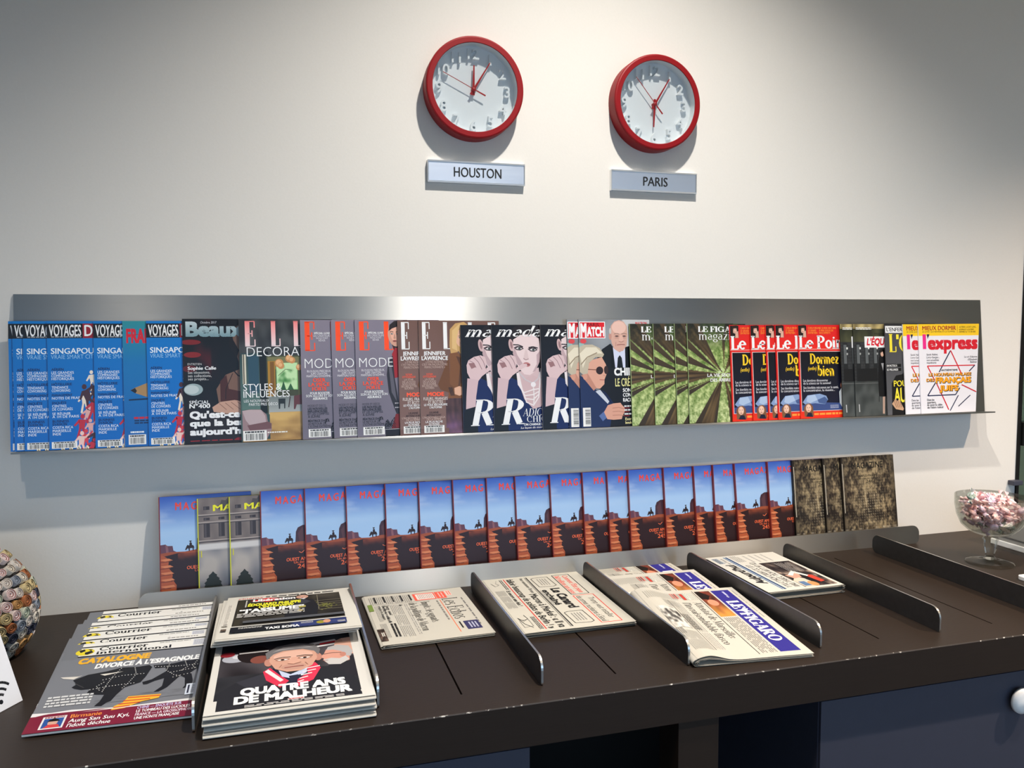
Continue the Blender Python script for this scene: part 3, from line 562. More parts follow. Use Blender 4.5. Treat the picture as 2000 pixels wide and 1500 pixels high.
def art_portrait():                                  # fashion cover with a pale woman in pearls
    A = Art(1.38, 1.83, (368, 90, 590, 628), (14, 14, 24)); sk, sh = (226, 204, 204), (188, 160, 164)
    A.img(368, 90, 1182, 1240, 24, 30, lambda u, v: mixc((15, 14, 20), (24, 34, 74), max(0, v - .55) * 1.6 + nz(u, v, 3) * .15))
    A.ell(745, 250, 190, 190, (30, 24, 26)); A.poly([(560, 230), (600, 140), (740, 96), (880, 120), (930, 260), (910, 420), (600, 400)], (34, 27, 28))
    A.poly([(640, 600), (660, 760), (620, 860), (780, 1010), (960, 960), (1000, 800), (880, 700), (870, 560)], (206, 178, 180))
    A.poly([(440, 720), (560, 660), (640, 700), (700, 900), (800, 1010), (860, 1000), (1000, 780), (1182, 860), (1182, 1240), (400, 1240), (400, 1000)], (18, 34, 84)); A.poly([(640, 700), (700, 900), (796, 1010), (880, 990), (960, 850), (930, 700), (800, 640)], (204, 174, 176))
    A.poly([(592, 380), (600, 250), (680, 200), (800, 190), (880, 240), (895, 370), (880, 500), (830, 600), (770, 640), (710, 630), (650, 560), (610, 470)], sk)
    A.ell(575, 310, 26, 66, (200, 168, 168), -8); A.ell(578, 310, 12, 40, (150, 116, 118), -8)
    A.poly([(590, 400), (610, 330), (640, 420), (700, 520), (670, 560), (620, 490)], sh); A.poly([(850, 420), (892, 370), (880, 500), (830, 600), (800, 610), (850, 520)], sh)
    for ex, ey, q in ((660, 346, -1), (812, 362, 1)):
        A.poly([(ex - 58, ey - 8), (ex - 20, ey - 26), (ex + 30, ey - 20), (ex + 52, ey + 4), (ex + 10, ey + 24), (ex - 30, ey + 18)], (70, 54, 58)); A.poly([(ex - 36, ey + 2), (ex - 6, ey - 14), (ex + 36, ey + 2), (ex + 4, ey + 14)], (232, 226, 226)); A.ell(ex + 4, ey, 15, 14, (90, 100, 96)); A.ell(ex + 4, ey, 7, 7, (20, 18, 20))
    A.line([(598, 306), (650, 308), (704, 330)], 12, (40, 30, 30)); A.line([(764, 340), (812, 330), (866, 346)], 12, (40, 30, 30))
    A.poly([(728, 360), (704, 452), (730, 472), (762, 462), (748, 372)], (214, 190, 190)); A.line([(704, 456), (730, 474), (762, 462)], 7, (150, 116, 118))
    A.ell(738, 524, 40, 24, (178, 108, 108), 8); A.line([(700, 520), (776, 530)], 6, (80, 40, 44))
    A.poly([(420, 520), (440, 470), (500, 432), (570, 416), (618, 436), (632, 500), (620, 560), (690, 514), (740, 516), (744, 540), (660, 584), (580, 640), (540, 690), (460, 680), (424, 600)], (214, 186, 188))
    for a, b2, c, d in ((450, 470, 500, 540), (500, 440, 560, 560), (556, 420, 606, 560)): A.line([(a, b2), ((a + c) / 2 + 14, (b2 + d) / 2 - 12), (c + 20, d + 8)], 6, (140, 106, 110))
    A.poly([(440, 500), (500, 496), (520, 540), (470, 560)], (150, 110, 112)); A.poly([(424, 660), (540, 680), (510, 860), (500, 990), (400, 1000), (408, 860)], (206, 178, 182)); A.poly([(400, 990), (520, 960), (520, 1240), (370, 1240), (380, 1030)], (18, 18, 24))
    for k, (dx, dp) in enumerate(((0, 0), (14, 60), (26, 120), (40, 190))): A.beads([(630 + dx * .4, 620), (640 + dx, 740 + dp * .3), (700 + dx * .6, 830 + dp * .55), (800, 800 + dp * .9), (870 - dx * .3, 790 + dp * .5), (896 - dx * .2, 560 + dp * .6)], 8, (236, 226, 226), 13)
    A.beads([(660, 620), (720, 690), (800, 730), (860, 680), (886, 600)], 9, (200, 192, 196), 15); A.ell(804, 744, 28, 28, (232, 226, 228)); A.beads([(804, 770), (808, 880), (800, 980)], 9, (228, 220, 220), 16)
    A.text('madame', 412, 1200, 102, 216, WHITE, f='s', it=.34, T=.15, th=.05)
    A.text('R', 446, 694, 896, 1166, WHITE, f='s', it=.18, T=.2); A.text('ADICAL', 676, 1000, 1006, 1084, WHITE, f='s', it=.18, T=.12, th=.03); A.text('CHIC', 722, 934, 1088, 1152, WHITE, f='s', T=.13, th=.03)
    A.text('ON CHANGE LES CODES', 688, 1030, 1164, 1190, WHITE, .03); A.text('La leçon de mode de nos', 652, 1010, 1200, 1222, (226, 222, 222), .01, it=.25); return A
def art_couple():                                    # news weekly: bald man in a black coat, woman in sunglasses
    A = Art(1.42, 1.92, (1345, 22, 558, 622), (112, 116, 122)); navy = (30, 44, 84)
    A.img(1345, 22, 2137, 1216, 40, 50, lambda u, v: mixc((96, 100, 106), (156, 160, 166), .5 + nz(u, v, 3, 5) * .9) if u < .62 else mixc((150, 152, 156), (210, 212, 214), .5 + nz(u, v, 2, 5)))
    A.ell(1394, 262, 34, 26, (214, 70, 74)); A.poly([(1345, 280), (1400, 290), (1400, 330), (1345, 330)], (150, 180, 176))
    A.poly([(1540, 420), (1600, 350), (1690, 290), (1720, 330), (1790, 420), (1900, 320), (2040, 350), (2100, 480), (2137, 1216), (1560, 1216)], (20, 20, 26)); A.poly([(1716, 330), (1736, 560), (1850, 560), (1852, 340), (1790, 390)], (206, 210, 232)); A.poly([(1768, 450), (1790, 420), (1812, 450), (1824, 560), (1756, 560)], (18, 20, 26))
    A.poly([(1700, 300), (1730, 560), (1690, 560)], (8, 8, 12)); A.poly([(1852, 330), (1900, 320), (1905, 560), (1850, 560)], (8, 8, 12))
    sk = (208, 164, 148); A.poly([(1690, 170), (1702, 90), (1740, 44), (1792, 28), (1846, 44), (1880, 96), (1886, 190), (1872, 310), (1830, 372), (1780, 384), (1730, 350), (1704, 280)], sk); A.ell(1790, 110, 78, 70, (226, 186, 172)); A.ell(1690, 208, 16, 40, (192, 142, 128)); A.ell(1692, 150, 12, 34, (190, 186, 184))
    for ex in (1764, 1846): A.ell(ex, 208, 26, 13, (176, 132, 120)); A.ell(ex, 208, 17, 6, (70, 56, 54)); A.line([(ex - 30, 184), (ex, 176), (ex + 28, 184)], 6, (120, 96, 88)); A.line([(ex - 26, 230), (ex + 20, 232)], 4, (170, 122, 112))
    A.poly([(1802, 196), (1784, 262), (1812, 272), (1842, 258), (1824, 196)], (218, 174, 158)); A.line([(1784, 264), (1812, 274), (1842, 260)], 6, (160, 110, 100)); A.line([(1762, 306), (1812, 300), (1852, 304)], 8, (150, 88, 84)); A.line([(1752, 270), (1748, 320)], 5, (172, 126, 114))
    A.poly([(1345, 640), (1430, 690), (1530, 820), (1620, 900), (1700, 960), (1660, 1216), (1345, 1216)], navy); A.poly([(1510, 820), (1560, 800), (1660, 930), (1640, 960)], (196, 202, 214)); A.poly([(1570, 800), (1620, 830), (1710, 960), (1680, 970)], (20, 30, 66))
    w2 = (216, 162, 140); A.poly([(1400, 560), (1480, 470), (1590, 440), (1632, 520), (1650, 600), (1612, 690), (1610, 740), (1560, 790), (1500, 780), (1420, 690)], w2); A.poly([(1360, 640), (1420, 600), (1520, 780), (1490, 810)], (190, 134, 114)); A.ell(1402, 650, 24, 40, (206, 148, 126))
    A.poly([(1345, 330), (1400, 300), (1490, 300), (1570, 340), (1616, 410), (1600, 440), (1520, 440), (1450, 500), (1430, 620), (1380, 630), (1345, 600)], (190, 178, 156)); A.poly([(1350, 400), (1420, 330), (1530, 330), (1600, 400), (1500, 400), (1420, 460), (1380, 560)], (224, 214, 192)); A.line([(1360, 520), (1430, 440), (1540, 390)], 12, (152, 136, 112))
    A.ell(1562, 588, 40, 44, (46, 30, 30)); A.ell(1634, 584, 24, 46, (52, 34, 32)); A.line([(1436, 574), (1530, 580)], 8, (110, 60, 44)); A.line([(1560, 690), (1614, 694)], 8, (176, 96, 88)); A.line([(1600, 640), (1622, 650)], 5, (180, 122, 104))
    A.poly([(1540, 1090), (1600, 1040), (1630, 1110), (1580, 1150)], (86, 108, 160)); A.poly([(1596, 1050), (1640, 976), (1700, 958), (1780, 952), (1800, 980), (1826, 1010), (1824, 1060), (1800, 1100), (1790, 1136), (1700, 1140), (1630, 1130)], (214, 158, 136))
    for k in range(3): A.line([(1690, 1010 + k * 40), (1760, 1004 + k * 42), (1820, 1022 + k * 38)], 5, (166, 108, 92))
    A.rect(1352, 46, 1636, 232, (244, 244, 244)); A.rect(1360, 54, 1628, 224, (214, 26, 40)); A.text('PARIS', 1440, 1568, 62, 98, (40, 14, 18), .01); A.text('M', 1366, 1432, 64, 212, WHITE, .06); A.text('ATCH', 1436, 1624, 104, 204, WHITE, .05)
    A.text('MACRON', 1978, 2108, 46, 82, (206, 30, 40), .02); A.text('CHIRAC', 1722, 2060, 562, 644, WHITE, .045); A.text('LE CRÉPUSCULE', 1730, 2120, 678, 768, (226, 220, 150), .02)
    A.lines([('SON DESTIN', 790), ('CONTRASTÉ', 844), ('RACONTÉ', 900)], 1812, 42, WHITE, .035, asp=.68)
    for y in (985, 1028, 1072): A.greek(1822, y, 2080, y + 22, 1, (226, 224, 222), .7, y); A.line([(1822, y + 28), (1880, y + 28)], 4, (190, 40, 44))
    A.lines([('Extraits', 1120, (236, 226, 160), .02), ('bouleversants', 1160, (236, 226, 160), .02)], 1830, 30, WHITE, asp=.56)
    A.barcode(1366, 996, 1450, 1202, True); return A
def art_forest():                                    # weekly with tree tops seen from below
    A = Art(1.28, 1.84, (570, 292, 374, 424), (60, 70, 40)); W_, H_ = 1.28, 1.84
    def fn(u, v):
        x, y = (u - .60) * 1.28, (v - .51) * 1.84; r = math.hypot(x, y) + 1e-6; a = math.atan2(y, x)
        k = noise.noise(Vector((math.cos(a) * 3.3, math.sin(a) * 3.3, .2))) + .35 * noise.noise(Vector((math.cos(a) * 9, math.sin(a) * 9, r)))
        leaf = noise.noise(Vector((u * 17, v * 24, 1.7))) * .6 + noise.noise(Vector((u * 44, v * 60, 4.))) * .5
        top = max(0, .28 - v) * 3
        col = mixc((84, 112, 46), (196, 208, 138), .5 + leaf * 1.2) if r > .12 else mixc((150, 180, 90), (232, 238, 200), .5 + leaf)
        col = mixc(col, (228, 230, 190), max(0, v - .62) * 1.5 * (.6 + leaf))
        if k > .16 - r * .05: col = mixc((52, 40, 28), (112, 90, 58), .5 + .9 * noise.noise(Vector((a * 14, r * 2, 0))))
        return mixc(col, (20, 26, 22), min(.85, top * (.9 + leaf)))
    A.img(570, 292, 570 + 1.28 * 374, 292 + 1.84 * 424, 84, 120, fn)
    for a0, a1, w in ((196, 206, .9), (152, 158, .8), (172, 176, .8), (118, 124, .7), (100, 104, .6), (214, 222, .7), (238, 243, .6)):
        c = (60, 48, 36); R = 900; p = [(850 + 34 * math.cos(math.radians(a0)), 690 + 34 * math.sin(math.radians(a0)))]
        p += [(850 + R * math.cos(math.radians(a)), 690 + R * 1.1 * math.sin(math.radians(a))) for a in (a0, a1)]
        x0, x1, y0, y1 = 570, 1048, 292, 1072
        q = []
        for x, y in p: 
            t = 1.0
            if x < x0: t = min(t, (x0 - 850) / (x - 850))
            if y < y0: t = min(t, (y0 - 690) / (y - 690))
            if y > y1: t = min(t, (y1 - 690) / (y - 690))
            q.append((850 + (x - 850) * t, 690 + (y - 690) * t))
        A.poly(q, (74, 60, 42), (54, 44, 34))
    A.text('LE FIGARO', 660, 1030, 314, 356, WHITE, f='s', T=.2, th=.07); A.text('magazine', 664, 1014, 352, 418, WHITE, f='s', T=.1, th=.03)
    A.text('LA VIE SECRÈTE', 724, 984, 686, 711, WHITE, .02); A.text('DES ARBRES', 748, 930, 725, 750, WHITE, .02); A.rect(570, 292, 574, 1072, (150, 170, 120)); return A
def art_red():                                       # red bordered news weekly about sleep
    A = Art(1.25, 1.81, (1440, 305, 342, 409), (222, 36, 30))
    A.rect(1440, 305, 1868, 500, (214, 30, 34), (226, 40, 30)); A.rect(1444, 310, 1508, 404, (26, 20, 20)); A.ell(1480, 340, 20, 30, (214, 170, 150)); A.face(1480, 342, 17, 27, (216, 172, 150)); A.poly([(1460, 310), (1496, 306), (1506, 350), (1498, 380), (1492, 330), (1468, 332), (1464, 400), (1452, 400)], (44, 26, 20)); A.poly([(1484, 366), (1504, 350), (1506, 404), (1480, 404)], (214, 168, 148))
    Og = (246, 150, 50); A.lines([('CARLA BRUNI,', 322), ('LE GRAND', 342), ('ENTRETIEN', 361)], 1522, 15, Og, .01, asp=.66); A.lines([('LE GUIDE DES VINS', 322), ('À PRIX DOUX DE', 342), ('NOS EXPERTS', 361)], 1612, 15, Og, .01, asp=.66)
    A.text('Le Point', 1446, 1850, 394, 490, WHITE, f='s', T=.19, th=.085)
    A.rect(1440, 496, 1868, 500, (236, 180, 170)); A.rect(1450, 514, 1852, 988, (232, 200, 195)); A.rect(1454, 518, 1848, 984, (12, 12, 20), (22, 22, 46))
    Y = (246, 204, 40); A.text('Dormez', 1530, 1766, 536, 612, Y, f='s', T=.2, th=.1); A.text('(enfin)', 1512, 1580, 636, 664, Y, .01, it=.2); A.text('bien', 1590, 1724, 626, 708, Y, f='s', T=.2, th=.1)
    A.lines([('Les dernières découvertes', 736), ('de la science sur le sommeil', 758), ('Ses bienfaits méconnus sur la santé,', 792), ('la concentration, la réussite...', 814)], 1470, 19, (214, 214, 220), .01, asp=.50)
    A.poly([(1454, 940), (1600, 920), (1780, 930), (1848, 984), (1454, 984)], (58, 76, 128)); A.poly([(1460, 916), (1500, 862), (1560, 856), (1600, 852), (1652, 870), (1666, 900), (1640, 936), (1560, 926), (1480, 934)], (132, 156, 196)); A.poly([(1500, 866), (1560, 858), (1580, 900), (1520, 924), (1490, 910)], (170, 190, 218)); A.poly([(1580, 900), (1640, 876), (1664, 902), (1640, 934), (1590, 924)], (70, 92, 140))
    A.poly([(1760, 840), (1780, 810), (1800, 830), (1810, 960), (1790, 980), (1762, 930)], (206, 212, 216)); A.ell(1790, 790, 18, 26, (160, 110, 90))
    A.greek(1684, 944, 1752, 974, 3, (170, 176, 200), .5, 4); A.rect(1440, 992, 1868, 1046, (226, 46, 24)); A.greek(1550, 1004, 1840, 1024, 1, (250, 150, 60), .8, 12)
    A.poly([(1472, 1030), (1468, 960), (1490, 928), (1520, 926), (1540, 950), (1546, 1030)], (124, 84, 56)); A.face(1505, 964, 22, 32, (226, 180, 156)); A.poly([(1484, 1030), (1500, 1000), (1528, 1000), (1540, 1034)], (26, 28, 50)); return A
def art_street():                                    # dark sports supplement
    A = Art(1.36, 1.82, (672, 290, 329, 398), (36, 38, 38))
    def fn(u, v):
        if v < .05: return mixc((196, 176, 120), (120, 106, 70), .5 + nz(u, v, 9))
        if v < .19: return mixc((44, 46, 34), (84, 84, 58), .4 + nz(u, v, 8, 3))
        if v < .62:
            g = nz(u, v, 6, 2) * .3 + (.28 if (v * 30) % 1 < .12 or (u * 9 + (int(v * 30) % 2) * .5) % 1 < .1 else 0)
            return mixc((62, 64, 66), (24, 25, 27), .3 + g)
        return mixc((52, 56, 56), (74, 78, 77), .4 + nz(u, v, 10, 4) + (v - .62))
    A.img(672, 290, 1120, 1014, 70, 90, fn)
    for k in range(3): A.rect(690 + k * 70, 440, 726 + k * 70, 640, (30, 32, 34)); A.rect(696 + k * 70, 452, 720 + k * 70, 600, (90, 94, 96)); A.ell(724 + k * 70, 480, 6, 9, (226, 226, 220)); A.ell(724 + k * 70, 524, 6, 9, (160, 162, 160))
    A.rect(690, 640, 860, 740, (22, 22, 24)); A.line([(672, 756), (1120, 756)], 5, (96, 98, 98))
    A.greek(694, 316, 820, 338, 2, (226, 226, 220), .6, 5); A.text('magazine', 846, 960, 354, 374, (16, 16, 18), .01)
    A.rect(762, 388, 1010, 476, (232, 232, 232)); A.text("L'ÉQUIPE", 778, 1000, 402, 456, (208, 24, 44), .04, it=.2)
    A.poly([(862, 720), (872, 580), (882, 540), (880, 500), (900, 486), (924, 500), (930, 560), (950, 620), (946, 860), (900, 866), (866, 862)], (16, 15, 18)); A.face(904, 524, 14, 24, (206, 164, 142)); A.poly([(886, 520), (890, 492), (906, 486), (922, 500), (924, 580), (930, 580), (926, 500)], (32, 22, 20)); A.poly([(892, 600), (914, 600), (906, 660)], (150, 150, 152)); A.poly([(896, 866), (916, 866), (908, 1002), (892, 1000)], (180, 150, 134)); A.line([(866, 862), (864, 906)], 4, (16, 15, 18)); A.line([(700, 920), (702, 980)], 6, (200, 200, 200)); return A
def art_grey():                                      # grey news weekly with yellow title
    A = Art(1.32, 1.83, (922, 290, 322, 392), (76, 76, 80)); Y = (238, 220, 60)
    A.rect(922, 290, 1347, 1008, (66, 66, 70), (90, 90, 94)); A.rect(922, 290, 1347, 306, (40, 40, 42)); A.rect(926, 310, 1347, 364, (230, 230, 230)); A.text("L'ENFER SOUS LE CIEL", 936, 1300, 322, 352, (24, 24, 26), .02)
    A.text("L'O", 954, 1120, 376, 512, Y, f='s', T=.2, th=.05); A.text('BS', 1130, 1330, 376, 512, Y, .03)
    A.rect(924, 608, 1046, 632, BLACK); A.rect(924, 640, 1046, 664, BLACK); A.lines([('UN PACTOLE À', 613), ('8,5 MILLIARDS', 644)], 928, 16, WHITE, .02, asp=.54)
    A.poly([(960, 1008), (964, 760), (1000, 700), (1050, 690), (1120, 640), (1260, 640), (1347, 760), (1347, 1008)], (20, 19, 21)); A.ell(1170, 580, 80, 110, (34, 32, 34))
    A.text('POUR', 980, 1120, 738, 784, Y, .02); A.text('AUX', 980, 1130, 792, 908, Y, .03)
    A.poly([(960, 920), (990, 880), (1004, 900), (1020, 884), (1040, 930), (1056, 960), (1050, 975), (990, 962)], (196, 156, 124))
    for k in range(4): A.line([(976 + k * 16, 886 + k * 6), (996 + k * 14, 950)], 4, (120, 86, 66))
    return A
def art_star():                                      # white news weekly with yellow band
    A = Art(1.46, 1.81, (1188, 292, 308, 389), (226, 224, 230), .06); R, B, Y = (206, 26, 44), (26, 32, 70), (240, 196, 36)
    A.rect(1188, 292, 1700, 384, Y); A.text('MIEUX DORMIR', 1217, 1466, 306, 340, (150, 22, 30), .03); A.text('LE LIVRE QUI RÉHABILITE LE SOMMEIL', 1217, 1462, 346, 358, (60, 44, 20), .01); A.rect(1474, 304, 1477, 362, (150, 110, 20))
    A.lines([('ASTÉRIX, LUCKY LUKE...', 310, (40, 30, 20)), ('HOMMAGE À GOSCINNY,', 330, (40, 30, 20)), ('DISPARU IL Y A 40 ANS', 348, (40, 30, 20))], 1488, 13, (40, 30, 20), .015, asp=.58, it=.2)
    A.rect(1217, 372, 1242, 488, (226, 40, 130)); A.poly([(1248, 372), (1268, 372), (1254, 410)], B); A.text('express', 1254, 1632, 384, 488, R, .045)
    A.lines([('Sarah Halimi,', 524), ('Livry-Gargan...', 546), ('nos actualités', 568), ('inquiétants', 588)], 1242, 15, (30, 28, 34), .015, asp=.56); A.lines([("Le cri d'alarme", 546), ("d'Elisabeth", 568), ('Badinter', 588)], 1632, 15, (30, 28, 34), .015, asp=.56, align='r')
    A.line([(1425, 502), (1336, 672)], 8, B); A.line([(1425, 502), (1520, 708)], 8, R); A.line([(1246, 622), (1616, 622)], 8, R); A.line([(1616, 622), (1572, 670)], 8, B); A.line([(1246, 622), (1300, 736)], 8, R); A.line([(1310, 752), (1410, 972)], 8, R)
    A.line([(1330, 716), (1242, 856)], 8, B); A.line([(1242, 856), (1465, 854)], 8, B); A.line([(1465, 854), (1500, 800)], 8, B); A.line([(1514, 776), (1634, 836)], 8, R); A.line([(1488, 860), (1422, 980)], 7, B); A.line([(1586, 862), (1490, 948)], 7, B)
    A.text('ANTISÉMITISME', 1350, 1480, 650, 664, (30, 28, 34), .02)
    for dx, c in ((4, (40, 30, 20)), (0, (238, 160, 30))):
        A.text('LE NOUVEAU MALAISE', 1252 + dx, 1588 + dx, 677 + dx, 702 + dx, c, .03); A.text('DES', 1234 + dx, 1296 + dx, 720 + dx, 744 + dx, c, .03); A.text('FRANÇAIS', 1306 + dx, 1588 + dx, 712 + dx, 756 + dx, c, .045); A.text('JUIFS', 1336 + dx, 1488 + dx, 776 + dx, 820 + dx, c, .045)
    A.lines([('Dans les', 880), ('quartiers,', 900), ('ils sont la cible', 920), ("de l'islam radical", 940)], 1236, 16, (30, 28, 34), .015, asp=.56); A.barcode(1656, 394, 1600 + 108, 516, True); return A
def art_desert():                                    # travel magazine with a desert rider
    A = Art(1.37, 1.76, (800, 262, 381, 392), (90, 120, 190)); 
    def fn(u, v):
        c = mixc((50, 84, 172), (158, 190, 226), v / .52); k = max(0, nz(u, v * 3, 3, 2) + .3 * nz(u, v * 3, 9, 6)) * (1 if .15 < v < .45 else .2)
        return mixc(c, (196, 206, 226), k * .7)
    A.img(800, 262, 1322, 660, 26, 30, fn); rust, dark = (168, 82, 48), (44, 22, 22)
    A.poly([(800, 560), (806, 552), (834, 550), (842, 560), (872, 562), (876, 590), (900, 604), (800, 610)], (96, 58, 74)); A.poly([(832, 552), (846, 560), (850, 600), (836, 600)], (128, 84, 92))
    A.poly([(1004, 590), (1008, 530), (1020, 504), (1050, 490), (1110, 488), (1180, 500), (1200, 540), (1206, 600), (1000, 604)], (66, 40, 50)); A.poly([(1020, 540), (1050, 500), (1060, 596), (1030, 596)], (84, 52, 58))
    A.poly([(800, 604), (860, 598), (940, 602), (1020, 592), (1180, 596), (1322, 600), (1322, 952), (800, 952)], (150, 74, 46)); A.poly([(826, 622), (900, 608), (1000, 618), (1322, 606), (1322, 952), (872, 952), (856, 800), (870, 740), (846, 690), (850, 650)], dark)
    A.poly([(800, 606), (826, 622), (850, 640), (846, 690), (870, 724), (858, 780), (872, 770), (890, 800), (880, 952), (800, 952)], rust)
    for k in range(7): y = 640 + k * 40; A.poly([(800, y), (850 + k * 6, y - 4), (872 + k * 3, y + 8), (830, y + 12)], (206, 124, 82)); A.line([(800, y + 16), (860, y + 14)], 4, (104, 46, 30))
    A.img(900, 612, 1322, 660, 20, 4, lambda u, v: mixc((128, 60, 38), dark, v * 1.2 + nz(u, v, 12) * .6))
    H = (44, 24, 24); A.poly([(948, 572), (954, 563), (962, 568), (976, 565), (986, 568), (991, 578), (992, 592), (988, 582), (988, 601), (983, 601), (981, 584), (967, 585), (966, 601), (961, 601), (958, 584), (953, 586), (946, 594), (940, 592), (944, 582)], H); A.poly([(964, 568), (965, 555), (969, 549), (976, 550), (979, 558), (978, 569), (974, 580), (970, 580)], H); A.ell(971, 544, 4, 5, (60, 34, 30)); A.ell(971, 541, 8, 2.4, H)
    rd = random.Random(5); x = 890
    for ch in 'MAGAZINE': wd = 44; A.text(ch, x, x + (34 if ch != 'I' else 10), 298 + rd.uniform(-5, 5), 342 + rd.uniform(-5, 8), (222, 66, 48), .035); x += wd if ch != 'I' else 22
    A.line([(1024, 656), (1040, 664), (1058, 648)], 4, (230, 110, 70)); A.text('OUEST AMÉRICAIN', 948, 1166, 690, 711, (232, 104, 62), .025); A.text('Un été indien', 992, 1120, 714, 728, (232, 104, 62), .01); A.text('245', 1014, 1080, 732, 760, (232, 104, 62), .02)
    A.rect(800, 262, 806, 952, (118, 34, 28)); return A
def art_palace():                                    # the same magazine, grey palace facade over a stormy sky
    A = Art(1.37, 1.70, (615, 280, 400, 393), (120, 112, 110))
    def fn(u, v):
        y = v * 1.7 * 393 + 280
        if y < 560: return mixc((132, 120, 114), (96, 86, 84), .5 + nz(u, v, 8, 2) + (.3 if (v * 26) % 1 < .12 else 0))
        if y < 594: return (200, 196, 194)
        k = nz(u, v * 1.6, 4, 3); return mixc(mixc((92, 96, 108), (168, 160, 154), .5 + k * 1.3), (84, 84, 92), max(0, (y - 720) / 200))
    A.img(615, 280, 1163, 950, 44, 54, fn)
    for y0, y1 in ((330, 352), (400, 416), (430, 520)):
        for k in range(6): x = 652 + k * 88; A.rect(x, y0, x + 36, y1, (54, 46, 48)); A.rect(x + 4, y0 + 3, x + 16, y1 - 2, (78, 70, 72))
    for y in (378, 424, 536): A.rect(615, y, 1163, y + 8, (160, 148, 142)); A.rect(615, y + 8, 1163, y + 13, (70, 62, 62))
    A.poly([(750, 330), (760, 296), (784, 300), (800, 282), (860, 290), (900, 320), (900, 340), (760, 344)], (76, 70, 70))
    for x in (700, 930, 1080):
        A.poly([(x - 54, 826), (x - 46, 806), (x - 52, 798), (x - 36, 784), (x - 40, 776), (x - 24, 764), (x - 26, 754), (x - 10, 742), (x, 730), (x + 12, 744), (x + 24, 752), (x + 22, 762), (x + 38, 774), (x + 36, 784), (x + 50, 796), (x + 46, 808), (x + 56, 826)], (34, 38, 34))
    A.rect(615, 826, 1163, 950, (38, 40, 36)); A.rect(632, 600, 638, 640, (196, 190, 40))
    A.text('MAGAZINE', 708, 1120, 322, 362, (226, 222, 36), .035); A.rect(615, 280, 621, 950, (196, 196, 40)); return A
def art_lace():                                      # the same magazine, dark gold palace ceiling
    A = Art(1.37, 1.76, (985, -17, 233, 297), (70, 62, 50))
    def fn(u, v):
        n = nz(u, v, 7, 2) * .7 + nz(u, v, 18, 5) * .5 + nz(u, v, 42, 7) * .5
        c = mixc((34, 27, 22), (150, 132, 100), .36 + n * 1.15 + .5 * math.exp(-((u - .5) / .3) ** 2 - ((v - .25) / .14) ** 2))
        g = max(0, math.cos(u * 150) * .5 + math.cos(v * 210) * .5 + nz(u, v, 30, 9) * .6); e = math.exp(-((u - .5) / .24) ** 2 - ((v - .55) / .2) ** 2)
        c = mixc(c, (206, 194, 164), g * .55 * (.25 + e))
        if v > .8: c = mixc(c, (226, 220, 200), max(0, nz(u, v * .4, 13, 3)) * 1.4)
        return mixc(c, (22, 18, 16), max(0, abs(u - .5) - .36) * 4)
    A.img(985, -17, 985 + 1.37 * 233, -17 + 1.76 * 297, 110, 140, fn)
    K = (18, 16, 14); A.text('MAGAZINE', 1046, 1236, 18, 54, K, .03); A.text('NAPLES-PALERME', 1088, 1200, 91, 104, K, .025); A.text("Promenades d'ailleurs", 1092, 1200, 109, 119, K, .02); A.text('246', 1126, 1172, 122, 142, K, .015)
    A.greek(990, 20, 994, 380, 1, (200, 190, 170), .8, 3); return A

# ================================================================ newspaper front pages (grid: 100 per u, x = reading direction)
G = (0, 0, 100, 100); PAPER, GREY = (198, 192, 179), (146, 142, 136)
def art_blue_band():
    A = Art(2.4, 1.66, G, PAPER, .04); A.greek(14, 6, 120, 9, 1, GREY, .6, 2)
    A.rect(10, 12, 228, 42, (52, 46, 132)); A.text('LE', 54, 84, 18, 36, WHITE, f='s', T=.24, th=.08); A.text('FIGARO', 100, 196, 18, 36, WHITE, f='s', T=.24, th=.08)
    A.poly([(86, 16), (92, 20), (98, 15), (96, 22), (104, 24), (94, 28), (90, 38), (88, 28), (84, 24)], WHITE); A.greek(16, 22, 34, 27, 1, (190, 190, 220), .7, 3); A.line([(36, 26), (40, 24)], 2, WHITE)
    A.img(10, 45, 108, 70, 30, 8, lambda u, v: mixc(mixc((60, 34, 26), (150, 66, 50), .5 + nz(u, v, 5, 2)), (206, 142, 66), u * 1.7 - .6 + nz(u, v, 3) * .4)); A.poly([(10, 62), (30, 52), (44, 60), (40, 70), (10, 70)], (34, 24, 20)); A.ell(56, 58, 12, 8, (214, 140, 110))
    A.greek(112, 46, 228, 69, 8, (120, 116, 110), .4, 7, 1); A.line([(8, 73), (230, 73)], 1, (40, 40, 40))
    A.rect(14, 76, 40, 92, (214, 210, 198)); A.greek(14, 76, 40, 104, 10, (140, 136, 128), .4, 3); A.rect(16, 94, 40, 98, (190, 60, 50)); A.rect(14, 104, 34, 114, (200, 110, 100)); A.greek(16, 106, 32, 113, 2, (60, 40, 40), .6, 3)
    A.text('Attentat de Marseille:', 50, 178, 77, 89, (50, 46, 44), f='s', it=.12, T=.1, th=.03); A.text("l'invraisemblable fiasco", 50, 196, 94, 106, (50, 46, 44), f='s', it=.12, T=.1, th=.03)
    A.greek(50, 112, 214, 126, 4, (170, 166, 156), .4, 11, 3); A.greek(44, 116, 70, 138, 10, (160, 156, 148), .4, 4); A.line([(44, 128), (216, 128)], .8, (70, 68, 66))
    A.greek(14, 108, 40, 160, 16, (176, 172, 162), .4, 5)
    A.img(74, 132, 150, 158, 30, 12, lambda u, v: mixc((226, 221, 209), (70, 66, 64), (.5 + nz(u, v, 6, 9) * 1.4) * (1 if .15 < u < .8 else .3))); A.greek(96, 118, 150, 131, 4, (90, 86, 82), .5, 8)
    A.greek(160, 132, 220, 160, 12, (170, 166, 158), .4, 6, 2); A.greek(150, 150, 170, 160, 4, (130, 126, 120), .5, 9); return A
